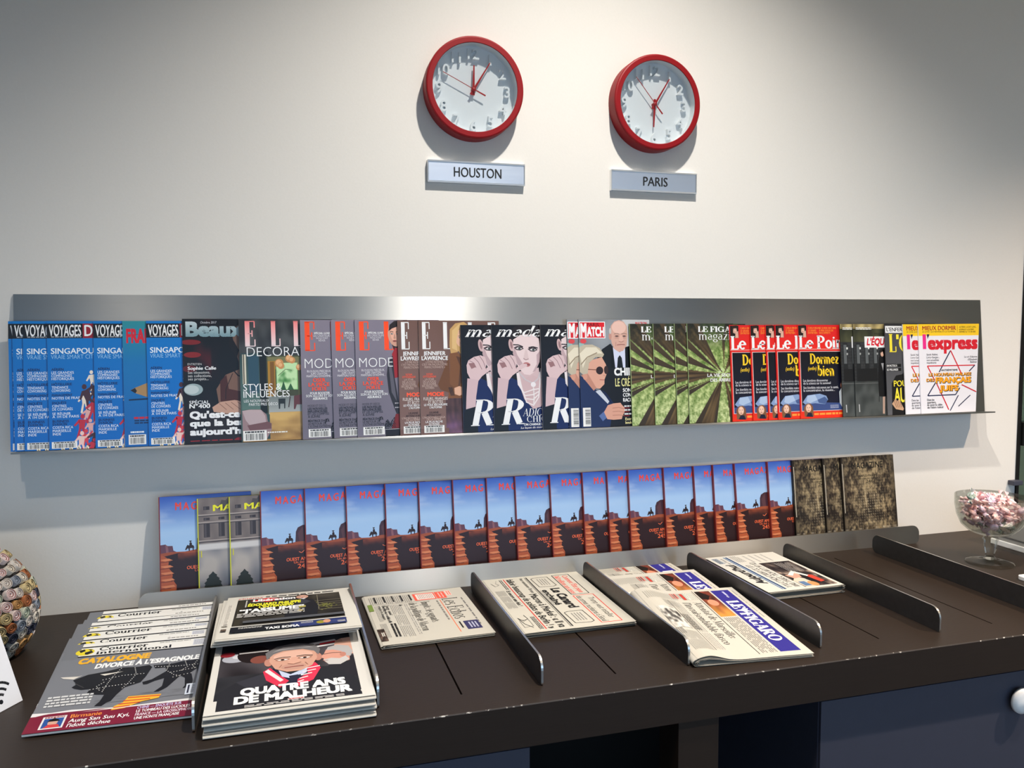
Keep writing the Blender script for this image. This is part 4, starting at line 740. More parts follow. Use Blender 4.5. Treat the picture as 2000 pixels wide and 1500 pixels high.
def art_finance():
    A = Art(2.1, 1.6, G, PAPER); D = (46, 44, 44)
    A.greek(50, 10, 170, 14, 1, (120, 116, 112), .6, 3); A.text('Les Echos', 46, 140, 18, 42, (24, 22, 24), f='s', T=.13, th=.04)
    A.rect(152, 12, 186, 34, (60, 58, 96)); A.greek(158, 16, 180, 30, 3, (190, 190, 210), .5, 3); A.rect(152, 38, 178, 40.5, D)
    A.line([(50, 46), (192, 46)], 1.4, (226, 120, 84)); A.greek(52, 50, 140, 54, 1, (130, 126, 120), .7, 4)
    A.rect(12, 32, 44, 48, (232, 96, 78)); A.greek(16, 36, 40, 46, 2, (240, 190, 180), .4, 2); A.rect(10, 22, 34, 31, (236, 200, 190)); A.greek(12, 23, 32, 30, 2, (226, 110, 90), .5, 5)
    A.rect(12, 49, 44, 84, (232, 96, 78)); A.rect(15, 51, 41, 80, (236, 214, 204)); A.greek(17, 53, 39, 78, 9, (160, 150, 146), .45, 6, 2)
    A.text('Impôts : les gagnants', 52, 142, 64, 77, D, f='s', T=.12, th=.035); A.text('de la politique de Macron', 52, 172, 84, 97, D, f='s', T=.12, th=.035)
    A.greek(54, 100, 182, 106, 2, (160, 156, 150), .4, 3); A.greek(54, 110, 190, 128, 7, (150, 146, 140), .4, 8, 3, .08); A.poly([(54, 112), (57, 106), (60, 112)], D)
    A.greek(12, 90, 46, 156, 22, (150, 146, 140), .42, 13, 1); A.line([(48, 60), (48, 156)], .6, GREY)
    for y in (88, 102, 116, 130, 144): A.greek(12, y, 40, y + 4, 1, D, .7, y)
    A.lines([('Epargne : quand', 128), ("l'intelligence artificielle", 134), ('remplace les banquiers', 140)], 54, 5, D, f='s', asp=.56); A.lines([('Fraude à la', 128), ('riposte de Bruxelles', 134)], 132, 5, D, f='s', asp=.56) if False else None
    A.greek(132, 130, 184, 140, 2, D, .6, 15); A.greek(54, 146, 120, 152, 3, (160, 156, 150), .4, 16); A.greek(130, 144, 186, 154, 5, (150, 146, 140), .4, 17, 2)
    A.rect(44, 153, 74, 160, (120, 140, 70)); A.img(150, 150, 196, 160, 12, 5, lambda u, v: mixc((40, 32, 28), (120, 96, 84), .4 + nz(u, v, 7, 4))); A.greek(164, 152, 178, 157, 2, (226, 221, 209), .6, 6); return A
def art_satire():
    A = Art(2.5, 1.7, G, (202, 196, 182)); D, R = (36, 34, 34), (222, 70, 60)
    A.line([(10, 20), (112, 20), (112, 50), (10, 50), (10, 20)], 1.6, D); A.text("Comment l'Etat pique", 16, 106, 24, 34, R, .02); A.text('360 millions aux assos', 14, 108, 38, 48, R, .02)
    A.line([(118, 16), (240, 18), (240, 50), (118, 50), (118, 16)], 1.6, R); A.text('Trump veut installer', 132, 224, 21, 31, D, .0); A.text('des armes nucléaires à Séoul', 122, 236, 37, 47, D, .0)
    A.text('Le Canard', 74, 170, 58, 74, D, .05); A.text('enchaîné', 78, 152, 79, 90, D, .04)
    for x in (14, 184):
        A.line([(x, 60), (x + 46, 58), (x + 50, 64), (x + 48, 88), (x + 4, 90), (x, 84), (x, 60)], 1.2, D); A.greek(x + 8, 66, x + 40, 84, 4, GREY, .4, x)
    A.line([(8, 96), (242, 96)], 2.4, (70, 68, 66)); A.line([(8, 99), (242, 99)], .7, D); A.greek(80, 92, 150, 94.5, 1, GREY, .6, 4)
    A.text("Pour réenchanter l'Europe", 10, 86, 103, 109, D, it=.2); A.text('Macron à Merkel : « Il va', 92, 242, 103, 116, D, .025); A.text('falloir beaucoup de soldats de Berlin ! »', 10, 242, 120, 132, D, .02)
    A.line([(8, 136), (242, 136)], 1.6, R); A.greek(10, 140, 60, 146, 2, (90, 86, 84), .5, 5); A.text("Et encore une fois !", 66, 140, 140, 147, D, .02); A.greek(190, 139, 240, 146, 3, (80, 78, 76), .5, 6)
    A.greek(64, 150, 150, 166, 8, (150, 146, 140), .4, 7, 3, .1); A.line([(12, 150), (26, 154), (34, 150), (40, 158), (24, 162)], .8, GREY); A.line([(180, 152), (196, 150), (204, 158), (190, 164), (216, 160), (232, 152)], .8, D); A.line([(198, 150), (226, 150), (228, 164), (200, 164), (198, 150)], .8, GREY); return A
def art_popular():
    A = Art(2.0, 1.42, G, (204, 200, 190)); D = (36, 34, 36)
    A.text("Aujourd'hui", 40, 150, 10, 26, D, .05, it=.15); A.text('en France', 152, 186, 20, 26, (90, 90, 96), .02); A.rect(158, 6, 190, 18, (150, 158, 166)); A.greek(160, 8, 188, 16, 2, (60, 62, 70), .5, 3)
    A.rect(8, 31, 192, 33.5, (60, 110, 150)); A.rect(8, 35, 192, 39, (30, 66, 110)); A.greek(158, 44, 194, 62, 5, (130, 128, 124), .4, 4); A.greek(150, 70, 192, 120, 4, (170, 168, 162), .3, 5)
    A.strokes(14, 140, 45, 55, D, 21); A.strokes(14, 150, 59, 69, D, 23)
    def fn(u, v):
        k = nz(u, v, 5, 4) + .5 * nz(u, v, 12, 6)
        return mixc(mixc((34, 28, 30), (96, 84, 78), .4 + k), (206, 180, 158), max(0, k * 1.5 - .2) * (1 if u < .6 else .3))
    A.img(8, 74, 142, 136, 40, 24, fn); A.poly([(8, 76), (40, 74), (60, 90), (40, 104), (8, 96)], (206, 190, 170)); A.poly([(50, 84), (70, 78), (72, 100), (56, 106)], (196, 150, 130)); A.ell(46, 112, 26, 12, (28, 24, 26)); A.poly([(24, 116), (66, 110), (60, 124), (28, 126)], (200, 66, 50)); A.rect(12, 78, 34, 90, (90, 116, 150)); A.ell(20, 98, 12, 8, (190, 140, 90)); A.poly([(70, 84), (90, 104), (60, 118), (56, 112), (78, 102), (64, 90)], (216, 212, 206)); A.greek(84, 100, 136, 130, 7, (150, 146, 142), .4, 3, 2); return A
def art_tabloid_man():
    A = Art(1.84, 2.37, G, (212, 209, 203)); A.m = (0, -18, 100, 100); sk = (204, 156, 136)
    A.img(8, 8, 170, 212, 40, 50, lambda u, v: mixc((34, 30, 34), (96, 92, 98), .35 + nz(u, v, 4, 3) * .8) if v < .55 else mixc((30, 30, 34), (52, 52, 58), .5 + nz(u, v, 5)))
    A.ell(26, 66, 16, 13, (170, 172, 182)); A.ell(30, 62, 8, 6, (206, 206, 212)); A.ell(16, 52, 9, 8, (128, 30, 40)); A.ell(48, 60, 20, 26, (30, 22, 24)); A.ell(56, 78, 12, 12, (128, 72, 62)); A.rect(30, 50, 66, 54, (220, 216, 214))
    A.poly([(110, 44), (150, 36), (152, 42), (112, 52)], (220, 216, 216)); A.poly([(130, 46), (156, 40), (156, 46), (130, 51)], (190, 36, 46)); A.poly([(112, 56), (160, 48), (160, 52), (112, 61)], (214, 212, 214))
    A.poly([(136, 128), (140, 108), (170, 96), (170, 160), (150, 150)], (40, 38, 44)); A.poly([(148, 60), (150, 44), (158, 36), (170, 34), (170, 92), (152, 84)], (206, 160, 142)); A.poly([(158, 36), (170, 34), (170, 50), (160, 48)], (222, 182, 166)); A.poly([(137, 70), (134, 82), (128, 93), (133, 97), (132, 103), (136, 112), (148, 118), (164, 110), (166, 84), (160, 70), (146, 64)], (210, 152, 134)); A.poly([(137, 72), (140, 62), (152, 57), (166, 64), (170, 84), (166, 98), (158, 94), (156, 80), (146, 72)], (176, 172, 172)); A.poly([(132, 101), (142, 98), (152, 102), (160, 96), (164, 108), (152, 120), (138, 117)], (196, 192, 190)); A.line([(133, 84), (144, 82), (156, 84)], 1.4, (60, 50, 50)); A.line([(131, 104), (138, 104)], 1.2, (130, 70, 64)); A.ell(157, 90, 4, 7, (190, 130, 114))
    A.poly([(8, 212), (8, 168), (30, 140), (62, 122), (80, 128), (104, 128), (124, 118), (146, 130), (166, 160), (170, 212)], (38, 38, 44)); A.poly([(30, 140), (62, 122), (66, 150), (50, 170)], (52, 52, 60))
    A.poly([(66, 124), (72, 110), (88, 132), (108, 128), (116, 108), (124, 124), (112, 160), (94, 172), (74, 160)], (34, 36, 56)); A.poly([(78, 118), (92, 134), (112, 118), (110, 140), (96, 148), (82, 138)], (190, 200, 224)); A.poly([(90, 138), (104, 136), (102, 156), (92, 156)], (40, 40, 60))
    A.poly([(60, 118), (68, 108), (80, 134), (90, 152), (80, 168), (64, 144)], (212, 52, 80)); A.poly([(62, 118), (66, 112), (84, 148), (80, 152)], (226, 216, 216))
    A.poly([(112, 112), (122, 106), (128, 124), (118, 156), (98, 172), (100, 150), (112, 136)], (214, 56, 84))
    for k in range(5): A.line([(108 - k * 2, 122 + k * 9), (127 - k * 5, 118 + k * 9)], 2.4, (232, 220, 220))
    A.ell(66, 92, 5, 12, (186, 132, 116)); A.ell(126, 90, 5, 12, (186, 132, 116))
    A.poly([(67, 90), (68, 70), (80, 56), (112, 56), (124, 70), (125, 92), (118, 114), (104, 126), (88, 126), (74, 114)], sk); A.ell(96, 78, 24, 16, (218, 174, 156)); A.ell(96, 112, 15, 9, (190, 146, 130))
    A.poly([(64, 84), (62, 62), (76, 44), (98, 38), (122, 46), (130, 66), (127, 84), (122, 70), (108, 60), (84, 60), (72, 68)], (112, 110, 112)); A.poly([(70, 62), (84, 48), (110, 46), (122, 58), (100, 54), (80, 58)], (146, 144, 146))
    for q, ex in ((-1, 83), (1, 110)): A.ell(ex, 88, 9, 4.4, (170, 122, 104)); A.ell(ex, 88.5, 6.4, 2.2, (226, 216, 210)); A.ell(ex, 88.5, 2.4, 2.2, (44, 34, 32)); A.line([(ex - 10, 83 - q), (ex, 80.5), (ex + 10, 83 + q)], 2.2, (84, 70, 64))
    A.poly([(94, 84), (89, 102), (96, 105), (105, 101), (100, 84)], (212, 162, 142)); A.line([(89, 102), (96, 105.5), (105, 101)], 1.4, (140, 94, 80)); A.line([(85, 114), (96, 112.5), (108, 113)], 2, (150, 86, 80)); A.line([(82, 104), (79, 112)], 1.2, (160, 112, 98)); A.line([(110, 103), (113, 111)], 1.2, (160, 112, 98))
    A.text('QUATRE ANS', 36, 154, 160, 178, WHITE, .055); A.text('DE MALHEUR', 30, 160, 181, 199, WHITE, .055); A.rect(88, 200.5, 106, 204, (222, 216, 214)); A.greek(89, 201, 105, 203.6, 1, (200, 60, 60), .8, 2); A.greek(42, 205, 150, 211, 2, (210, 206, 204), .5, 4)
    A.rect(0, 212, 184, 225, (212, 209, 203)); A.rect(0, 186, 12, 225, (212, 209, 203)); return A
def art_tabloid_interview():
    A = Art(1.84, 2.37, G, (212, 208, 198)); Y, D = (236, 232, 60), (34, 32, 32)
    A.text('cinéma', 16, 52, 12, 20, (206, 40, 40), .03); A.text('dwelle gunnen et tote le marocain', 56, 156, 12, 20, D, .03) if False else A.greek(56, 12, 158, 20, 1, D, .75, 31)
    A.greek(16, 6, 160, 9, 1, GREY, .5, 3)
    A.img(16, 24, 166, 190, 46, 50, lambda u, v: mixc((34, 31, 28), (70, 66, 58), .35 + nz(u, v, 5, 6) * .7 + (.6 if v < .3 and u > .72 else 0) * (.6 + nz(u, v, 4))))
    A.rect(18, 26, 26, 180, (56, 52, 42)); A.rect(28, 30, 30, 74, (190, 188, 180))
    A.poly([(34, 36), (60, 22), (84, 36), (60, 50)], (206, 32, 38)); A.text('Libération', 38, 100, 27, 43, WHITE, .045)
    for k in range(5): A.rect(118, 70 + k * 14, 166, 73 + k * 14, (104, 98, 84))
    rd = random.Random(8)
    for k in range(60): A.ell(138 + rd.gauss(0, 10), 104 + rd.gauss(0, 9), 1.6, 1.4, (130, 130, 70))
    A.line([(132, 36), (132, 130)], 1.2, (120, 114, 96))
    A.poly([(84, 168), (86, 110), (94, 66), (112, 52), (126, 66), (132, 110), (128, 170)], (32, 33, 38)); A.poly([(94, 66), (112, 56), (122, 76), (108, 96)], (58, 60, 68)); A.ell(110, 40, 9, 15, (196, 150, 130)); A.face(110, 41, 8, 13, (200, 154, 134)); A.poly([(101, 38), (103, 26), (117, 26), (119, 38), (114, 30), (106, 30)], (50, 42, 38)); A.poly([(106, 52), (116, 52), (112, 60)], (220, 220, 222)); A.poly([(104, 102), (114, 100), (114, 110), (105, 112)], (176, 166, 90)); A.ell(106, 128, 4, 6, (170, 150, 70))
    A.text('ÉDOUARD PHILIPPE', 32, 108, 62, 78, Y, .05, it=.1); A.text("L'INTERVIEW", 48, 98, 80, 92, Y, .045, it=.1); A.text('“J’ASSUME”', 22, 112, 94, 114, WHITE, .05)
    A.greek(20, 118, 112, 142, 4, (206, 204, 200), .5, 5, 1)
    A.rect(30, 160, 166, 172, (96, 98, 104), (70, 72, 76)); A.rect(16, 186, 168, 190, (220, 217, 210)); A.img(16, 192, 166, 218, 20, 6, lambda u, v: (26, 28, 34) if u < .55 else mixc((34, 44, 92), (60, 70, 120), .5 + nz(u, v, 5)))
    A.text('TAXI SOFIA', 60, 104, 204, 215, WHITE, .04); A.greek(26, 195, 56, 203, 2, (206, 204, 200), .5, 7); A.greek(106, 194, 122, 204, 3, (206, 204, 200), .4, 8); A.ell(132, 204, 6, 8, (150, 140, 50)); A.ell(140, 202, 5, 9, (206, 150, 120)); A.greek(154, 204, 164, 214, 3, (206, 204, 200), .5, 9)
    A.rect(4, 60, 11, 180, (222, 216, 206)); A.greek(5, 62, 10, 170, 24, (140, 136, 128), .5, 6); A.rect(4, 196, 11, 206, (90, 76, 66)); A.ell(8, 174, 3, 4, (150, 146, 140)); return A
def art_bull():                                       # weekly with a black bull on grey
    A = Art(1.73, 1.97, G, (118, 120, 126)); D = (22, 20, 22)
    A.rect(0, 0, 173, 34, (228, 226, 220)); A.rect(0, 0, 18, 40, (112, 114, 120)); A.rect(18, 9, 173, 12, D); A.rect(18, 33, 173, 36, D); A.greek(120, 3, 158, 7, 1, GREY, .6, 3); A.rect(154, 14, 170, 30, (206, 208, 216)); A.greek(155, 15, 169, 29, 6, (150, 152, 160), .5, 4); A.greek(112, 14, 150, 18, 1, (160, 158, 152), .5, 5)
    A.ell(24, 23, 11, 8.5, (226, 206, 40)); A.poly([(16, 18), (22, 15), (24, 20), (19, 24)], D); A.poly([(24, 24), (31, 20), (34, 25), (28, 30), (25, 29)], D); A.poly([(26, 16), (32, 17), (30, 20)], D)
    A.text('Courrier', 40, 98, 13, 22, D, .03, f='s', T=.16, th=.08); A.text('international', 38, 128, 23.5, 31, D, .03, f='s', T=.16, th=.08)
    A.rect(24, 40, 108, 53, (118, 120, 126)); A.text('CATALOGNE', 22, 106, 40, 53, (236, 176, 36), .06, it=.1); A.text("DIVORCE À L'ESPAGNOLE", 44, 166, 57, 68, WHITE, .05, it=.1)
    K = (22, 20, 22)
    A.img(60, 136, 170, 150, 26, 5, lambda u, v: mixc((118, 120, 126), (92, 94, 98), max(0, nz(u, v, 7, 3) * 1.5)))
    A.poly([(26, 92), (40, 82), (60, 78), (76, 72), (96, 74), (108, 72), (112, 78), (108, 100), (104, 112), (88, 120), (82, 134), (78, 148), (74, 150), (70, 156), (62, 155), (66, 146), (68, 132), (58, 130), (48, 124), (50, 116), (40, 116), (32, 112), (28, 108), (32, 102)], K)
    A.poly([(113, 74), (136, 74), (150, 70), (164, 70), (172, 74), (172, 100), (168, 108), (166, 92), (160, 100), (164, 120), (164, 134), (154, 136), (156, 130), (154, 112), (148, 106), (142, 118), (136, 130), (128, 138), (122, 138), (130, 126), (130, 108), (120, 112), (112, 118), (108, 118), (106, 112), (116, 108), (130, 92), (128, 82), (116, 82)], K)
    A.poly([(10, 82), (30, 84), (34, 82), (26, 90), (14, 86)], (216, 210, 200)); A.poly([(54, 84), (80, 82), (60, 88)], (216, 210, 200)); A.line([(30, 100), (42, 112)], 1.2, (60, 58, 58))
    for q in ([(76, 74), (70, 92), (66, 112), (64, 128)], [(92, 76), (96, 92), (90, 112), (84, 124)], [(60, 98), (80, 92), (108, 92)], [(50, 118), (70, 114), (100, 112)], [(62, 104), (56, 112), (62, 124)], [(132, 74), (130, 90), (140, 102), (150, 108)], [(150, 72), (154, 86), (146, 96)], [(116, 78), (140, 82), (172, 82)], [(136, 96), (156, 92), (168, 90)], [(164, 74), (160, 84), (164, 94)], [(140, 108), (152, 104), (164, 102)]): A.beads(q, .7, (214, 212, 208), 3.2)
    A.greek(8, 126, 56, 150, 4, (206, 206, 206), .6, 21); A.rect(0, 162, 173, 197, (120, 22, 48)); A.poly([(0, 158), (20, 160), (40, 158), (90, 163), (173, 160), (173, 165), (0, 165)], (226, 224, 222)); A.rect(0, 165, 173, 197, (122, 20, 46))
    A.poly([(96, 142), (132, 144), (130, 152), (112, 156), (96, 166), (82, 168), (84, 160), (92, 154)], (236, 176, 50))
    for k in range(4): A.line([(96 - k * 4, 145 + k * 6), (131 - k * 10, 147 + k * 5)], 1.8, (196, 50, 40))
    A.rect(14, 168, 38, 192, (226, 222, 220)); A.rect(16, 172, 36, 190, (40, 80, 150)); A.ell(26, 180, 5, 7, (206, 160, 140)); A.poly([(18, 190), (22, 184), (32, 184), (35, 190)], (206, 60, 60)); A.poly([(20, 178), (26, 171), (33, 178), (30, 174), (22, 174)], (20, 18, 20)); A.greek(16, 169, 36, 172, 1, (150, 50, 50), .7, 3)
    A.text('Birmanie', 42, 74, 168, 175, (236, 140, 60), .02, f='s', T=.14, th=.06) if False else A.text('Birmanie', 42, 74, 168, 175, (236, 140, 60), .02); A.text('Aung San Suu Kyi,', 42, 104, 177, 184, WHITE, .02, it=.1); A.text("l'idole déchue", 42, 86, 186, 193, WHITE, .02, it=.1)
    A.lines([('CHINE — ENQUÊTE SUR', 166, (200, 190, 226)), ('LE TOMBEAU DES LUCIOLES', 173), ('FRANCE — LA GROSSOPHOBIE,', 180, (226, 210, 220)), ('UNE HONTE FRANÇAISE', 187)], 110, 5.4, WHITE, .03, asp=.46)
    A.rect(158, 128, 170, 152, (206, 214, 226)); A.rect(160, 131, 162, 149, (40, 40, 60)); A.greek(164, 131, 169, 149, 8, (60, 60, 80), .4, 6); return A

# ================================================================ builders for magazines and newspapers
def art_mesh(name, A, upright, ink, twist=0.0, defo=None, spine=None, t=0.0):
    """printed face: upright pages stand in x-z facing -y; flat pages lie in x-y facing up"""
    vs, cs, fs = [], list(A.c), list(A.f)
    for x, y, h in A.v:
        if upright: vs.append((x, -h - twist * (x / A.W) * (y / A.H), y))
        else: vs.append((x, y, h + defo(x, y)))
    me = mesh_of(name, [tuple(q * S for q in v) for v in vs], fs, [M[ink]], cols=cs); return me
def magazine_meshes(A, t, spine, page=(222, 220, 214), twist=0.0, back=(200, 200, 200)):
    """cover (printed front, spine strip, back) and page block for a magazine standing upright"""
    A.k += 0
    W, H = A.W, A.H; cov = art_mesh('cover', A, True, 'gloss_ink', twist)
    def slab(x0, x1, z0, z1, y0, y1, n=8):
        b = MB(); vs, fs = [], []
        for i in range(n + 1):
            for j in range(n + 1):
                x, z = x0 + (x1 - x0) * i / n, z0 + (z1 - z0) * j / n; o = -twist * (x / W) * (z / H); vs += [(x, y0 + o, z), (x, y1 + o, z)]
        def q(i, j, s): return 2 * (i * (n + 1) + j) + s
        for i in range(n):
            for j in range(n): fs += [(q(i, j, 0), q(i + 1, j, 0), q(i + 1, j + 1, 0), q(i, j + 1, 0)), (q(i, j, 1), q(i, j + 1, 1), q(i + 1, j + 1, 1), q(i + 1, j, 1))]
            fs += [(q(i, 0, 0), q(i, 0, 1), q(i + 1, 0, 1), q(i + 1, 0, 0)), (q(i, n, 0), q(i + 1, n, 0), q(i + 1, n, 1), q(i, n, 1)), (q(0, i, 0), q(0, i + 1, 0), q(0, i + 1, 1), q(0, i, 1)), (q(n, i, 0), q(n, i, 1), q(n, i + 1, 1), q(n, i + 1, 0))]
        b.add(vs, fs); return b
    pb = slab(0.012, W - 0.006, 0.006, H - 0.006, 0.0015, t - 0.0015).mesh('page_block', [M['paper']])
    sb = slab(0.0, 0.012, 0.0, H, 0.0004, t, 6)
    bk = slab(0.012, W, 0.0, H, t - 0.0012, t, 4); k = len(sb.v); sb.v += bk.v; sb.f += [tuple(i + k for i in f) for f in bk.f]; sb.m += bk.m
    sm = sb.mesh('spine', [M['gloss_ink']]); a = sm.color_attributes.new('ink', 'FLOAT_COLOR', 'POINT'); c = lin(spine)
    a.data.foreach_set('color', [q for v in sm.vertices for q in (*c, 1.0)])
    return cov, pb, sm
def build_magazine(meshes, name='magazine'):
    r = empty(name)
    for n, me in zip(('cover', 'page_block', 'spine'), meshes): link(n, me, r)
    return r
def waves(t, bulge=0.0, amp=0.010, ph=0.0):
    return lambda x, y: t + bulge * math.exp(-((y - 0.16) / 0.24) ** 2) + amp * (math.sin(2.3 * x + ph) * .6 + math.sin(3.1 * y + 1.7 * x + ph) * .5) * min(1, y * 4 + .2) * 0.7
def newspaper_meshes(A, t, bulge=0.0, amp=0.010, ph=0.0, sheets=4, folded=True):
    """front page plus the folded sheets beneath it; the fold is along y = 0"""
    W, H = A.W, A.H; D = waves(t, bulge, amp, ph)
    front = art_mesh('front_page', A, False, 'matt_ink', defo=D)
    b = MB(); rd = random.Random(int(ph * 100) + 5); nx = 14
    for k in range(sheets):
        g = (k + .15) / (sheets + .3) * .5; ins = k * .012; cut = rd.uniform(0.0, .03) if k else 0.0; cut2 = rd.uniform(.0, .03); e0, e1 = (rd.uniform(-.008, .012) for _ in '12') if k else (0, 0)
        prof = []
        ys = [H - cut2 - (H - .03 - cut2) * i / 12 for i in range(13)]
        rows = []
        for i in range(nx + 1):
            x = e0 + (W - e0 - e1) * i / nx; row = []
            for y in ys: row.append((x, y, 0.001 + t * g))
            h0 = D(x, .0); lo, hi = .001 + t * g, h0 - (h0) * g - .0006; mid, r = (lo + hi) / 2, (hi - lo) / 2
            for q in range(1, 8):
                a = math.pi * q / 8; row.append((x, .03 + ins - (.04 + r * 1.0) * math.sin(a) * 1.0, mid - r * math.cos(a)))
            for y in reversed(ys):
                yy = min(y, H - cut); d = D(x, yy); row.append((x, yy, d - d * g - .0006))
            rows.append(row)
        m = len(rows[0]); vs = [v for r_ in rows for v in r_]; fs = [(i * m + j, (i + 1) * m + j, (i + 1) * m + j + 1, i * m + j + 1) for i in range(nx) for j in range(m - 1)]
        b.add(vs, fs)
    inner = b.mesh('inner_pages', [M['news']], smooth=True, fix=False)
    return front, inner
def build_newspaper(meshes, name='newspaper'):
    r = empty(name); link('front_page', meshes[0], r); link('inner_pages', meshes[1], r); return r
def lay(o, x, y, z, rot, slope=(0, 0)):
    """lay a flat thing down: rot turns it about the vertical, slope lifts it along world y"""
    o.matrix_world = Matrix.Translation(P(x, y, z)) @ Matrix.Rotation(slope[1], 4, 'Y') @ Matrix.Rotation(slope[0], 4, 'X') @ Matrix.Rotation(math.radians(rot), 4, 'Z'); return o

# ================================================================ console table and cabinets under it
t = tag(empty('console_table', P(0, 0, zf)), 'long dark brown console table along the wall', 'table')
TB = Vector(P(0, 0, zf)); off = tuple(P(0, 0, 0) - TB)
XA, XB = -10.5, 13.1
b = MB(); sl = [-2, 0, 2, 4, 6, 8]; hw = .012
b.box(XA, XB, 3.52, YW - .005, -.16, 0); b.box(XA, XB, YF + .012, 0.0, -.16, 0)
xs = [XA] + [q for s_ in sl for q in (s_ - hw, s_ + hw)] + [XB]
for i in range(0, len(xs), 2): b.box(xs[i], xs[i + 1], 0.0, 3.52, -.16, 0)
b.box(XA, XB, YF + .012, YW - .005, -.2, -.16)
b.build('tabletop', M['table'], t, off)
b = MB(); b.prism([(YF, -.012), (YF + .012, -.012), (YF + .012, 0.0), (YF + .006, -.001)], XA, XB, 0); b.build('worn_edge', M['table_edge'], t, off)
b = MB(); b.box(XA, XB, YF, YF + .012, -.515, -.012); b.box(XA, XB, YF + .012, YF + .3, -.515, -.2); b.build('front_apron', M['table'], t, off)
for x0, x1 in ((2.66, 3.22), (-9.9, -9.34), (12.4, 12.96)):
    b = MB(); b.box(x0, x1, YF + .03, YF + .55, zf, -.2); b.build('leg', M['table'], t, off)
b = MB(); b.box(XA + .1, XB - .1, YF + 4.2, YF + 4.26, zf, -.2); b.build('recess_shade_board', M['black'], t, off)  # black sheet added to stand in for the shade under the table
def cabinet(x0, x1, xk, label):
    c = tag(empty('storage_cabinet', P(x0, YF + .2, zf)), label, 'cabinet', 'slate cabinets under the counter'); h = -.62 - zf; w_ = x1 - x0
    b = MB(); b.box(0, w_, .05, 3.6, 0.3, h); b.build('body', M['cabinet'], c)
    b = MB(); b.box(.01, w_ - .01, 0, .05, .32, h - .02); d = b.build('door', M['cabinet'], c)
    b = MB(); b.lathe([(0, .16), (.13, .15), (.19, .11), (.19, .07), (.08, .03), (.08, 0)], 28, (xk, 0, h - .42), axis=1); b.build('knob', M['white_plastic'], d, smooth=True)
    b = MB(); b.box(.05, w_ - .05, .2, 3.5, 0, .3); b.build('plinth', M['black'], c)
cabinet(-4.6, 0.78, .4, 'slate grey cabinet under the left half of the counter')
cabinet(4.86, 9.9, 3.36, 'slate grey cabinet under the right half of the counter')

# ================================================================ newspaper rack on the table
b = MB(); o2 = rounded(0, 14.45, 0, .37, .16, 8, (.1, .1, .17, .17)); b.prism(o2, -.015, .015, 1, 0, 1)
rk = b.build('back_plate', [M['steel'], M['steel_edge']], None, P(-4.14, 3.93, 0), grain=True); tag(rk, 'long low brushed steel plate with rounded ends standing on the table', 'rack plate')
b = MB(); b.prism(rounded(-.06, 3.68, 0, .35, .15, 8, (.04, .12, .15, .16)), -.014, .014, 0, 0, 1)
dm = b.mesh('divider', [M['divider'], M['steel_edge']])
for x, lb in ((-3, 'steel divider between the bull weeklies and the football tabloids'), (-1, 'steel divider to the right of the football tabloids'), (1, 'steel divider left of the newspaper with red boxed headlines'), (3, 'steel divider left of the purple banner newspapers'), (5, 'steel divider right of the purple banner newspapers'), (7, 'steel divider right of the blue lined newspapers'), (9, 'steel divider nearest the glass sweet bowl')):
    tag(link('rack_divider', dm, None, P(x, 0, 0.001)), lb, 'divider', 'dividers of the newspaper rack')

# ================================================================ wall shelf
TH = math.asin(.22 / 2.34); Nn = Vector((0, -math.cos(TH), math.sin(TH))); Uu = Vector((0, math.sin(TH), math.cos(TH))); Xx = Vector((1, 0, 0))
SO = P(0, YW - .25, 2.58)
sh = tag(empty('magazine_shelf'), 'long brushed steel magazine ledge fixed to the wall', 'shelf')
sh.matrix_world = Matrix.Translation(SO + Xx * (-5.75 * S)) @ Matrix((Xx, -Nn, Uu)).transposed().to_4x4()
b = MB(); b.box(0, 17.89, 0, .02, -.025, 2.33); b.build('back_panel', M['steel'], sh, grain=True)
b = MB(); b.box(0, 17.89, -.26, 0, -.025, 0); b.build('ledge', M['steel'], sh, grain=True)
for x in (.5, 8.9, 17.2):
    b = MB(); b.prism([(.02, 0), (.235, .02), (.06, 2.2), (.02, 2.2)], x, x + .06, 0); b.build('bracket', M['divider'], sh)

# ---------------------------------------------------------------- the magazines on the shelf
def stand(o, x, n, psi, origin, N, U, roll=0.0):
    ex = Xx * math.cos(psi) - N * math.sin(psi); en = N * math.cos(psi) + Xx * math.sin(psi)
    m = Matrix((ex, -en, U)).transposed().to_4x4(); m.translation = origin + Xx * (x * S) + N * (n * S)
    o.matrix_world = m @ Matrix.Rotation(math.radians(roll), 4, 'Y')
def shingle(items, k, gap=.0055):
    """depth of each overlapping item so that it clears everything it lies on; items = (x, width, thickness)"""
    p = []
    for i, (x, w_, t_) in enumerate(items):
        q = k * (x + w_) + .003
        for j in range(i):
            if items[j][0] + items[j][1] > x: q = max(q, p[j] + items[j][2] + gap)
        p.append(q)
    return [q + it[2] - k * it[0] for q, it in zip(p, items)]      # outward offset of the front face at the left edge
PX = [21, 30, 50, 98, 187, 244, 291, 360, 471, 590, 651, 697, 780, 820, 903, 963, 1058, 1109, 1132, 1232, 1277, 1320, 1343, 1428, 1468, 1498, 1516, 1560, 1643, 1668, 1730, 1765, 1795]
CA = [-5.774, -5.714, -5.58, -5.255, -4.641, -4.238, -3.9, -3.394, -2.556, -1.623, -1.13, -.751, -.052, .293, 1.023, 1.565, 2.447, 2.934, 3.156, 4.146, 4.604, 5.049, 5.29, 6.201, 6.64, 6.974, 7.177, 7.678, 8.648, 8.946, 9.701, 10.136, 10.513]
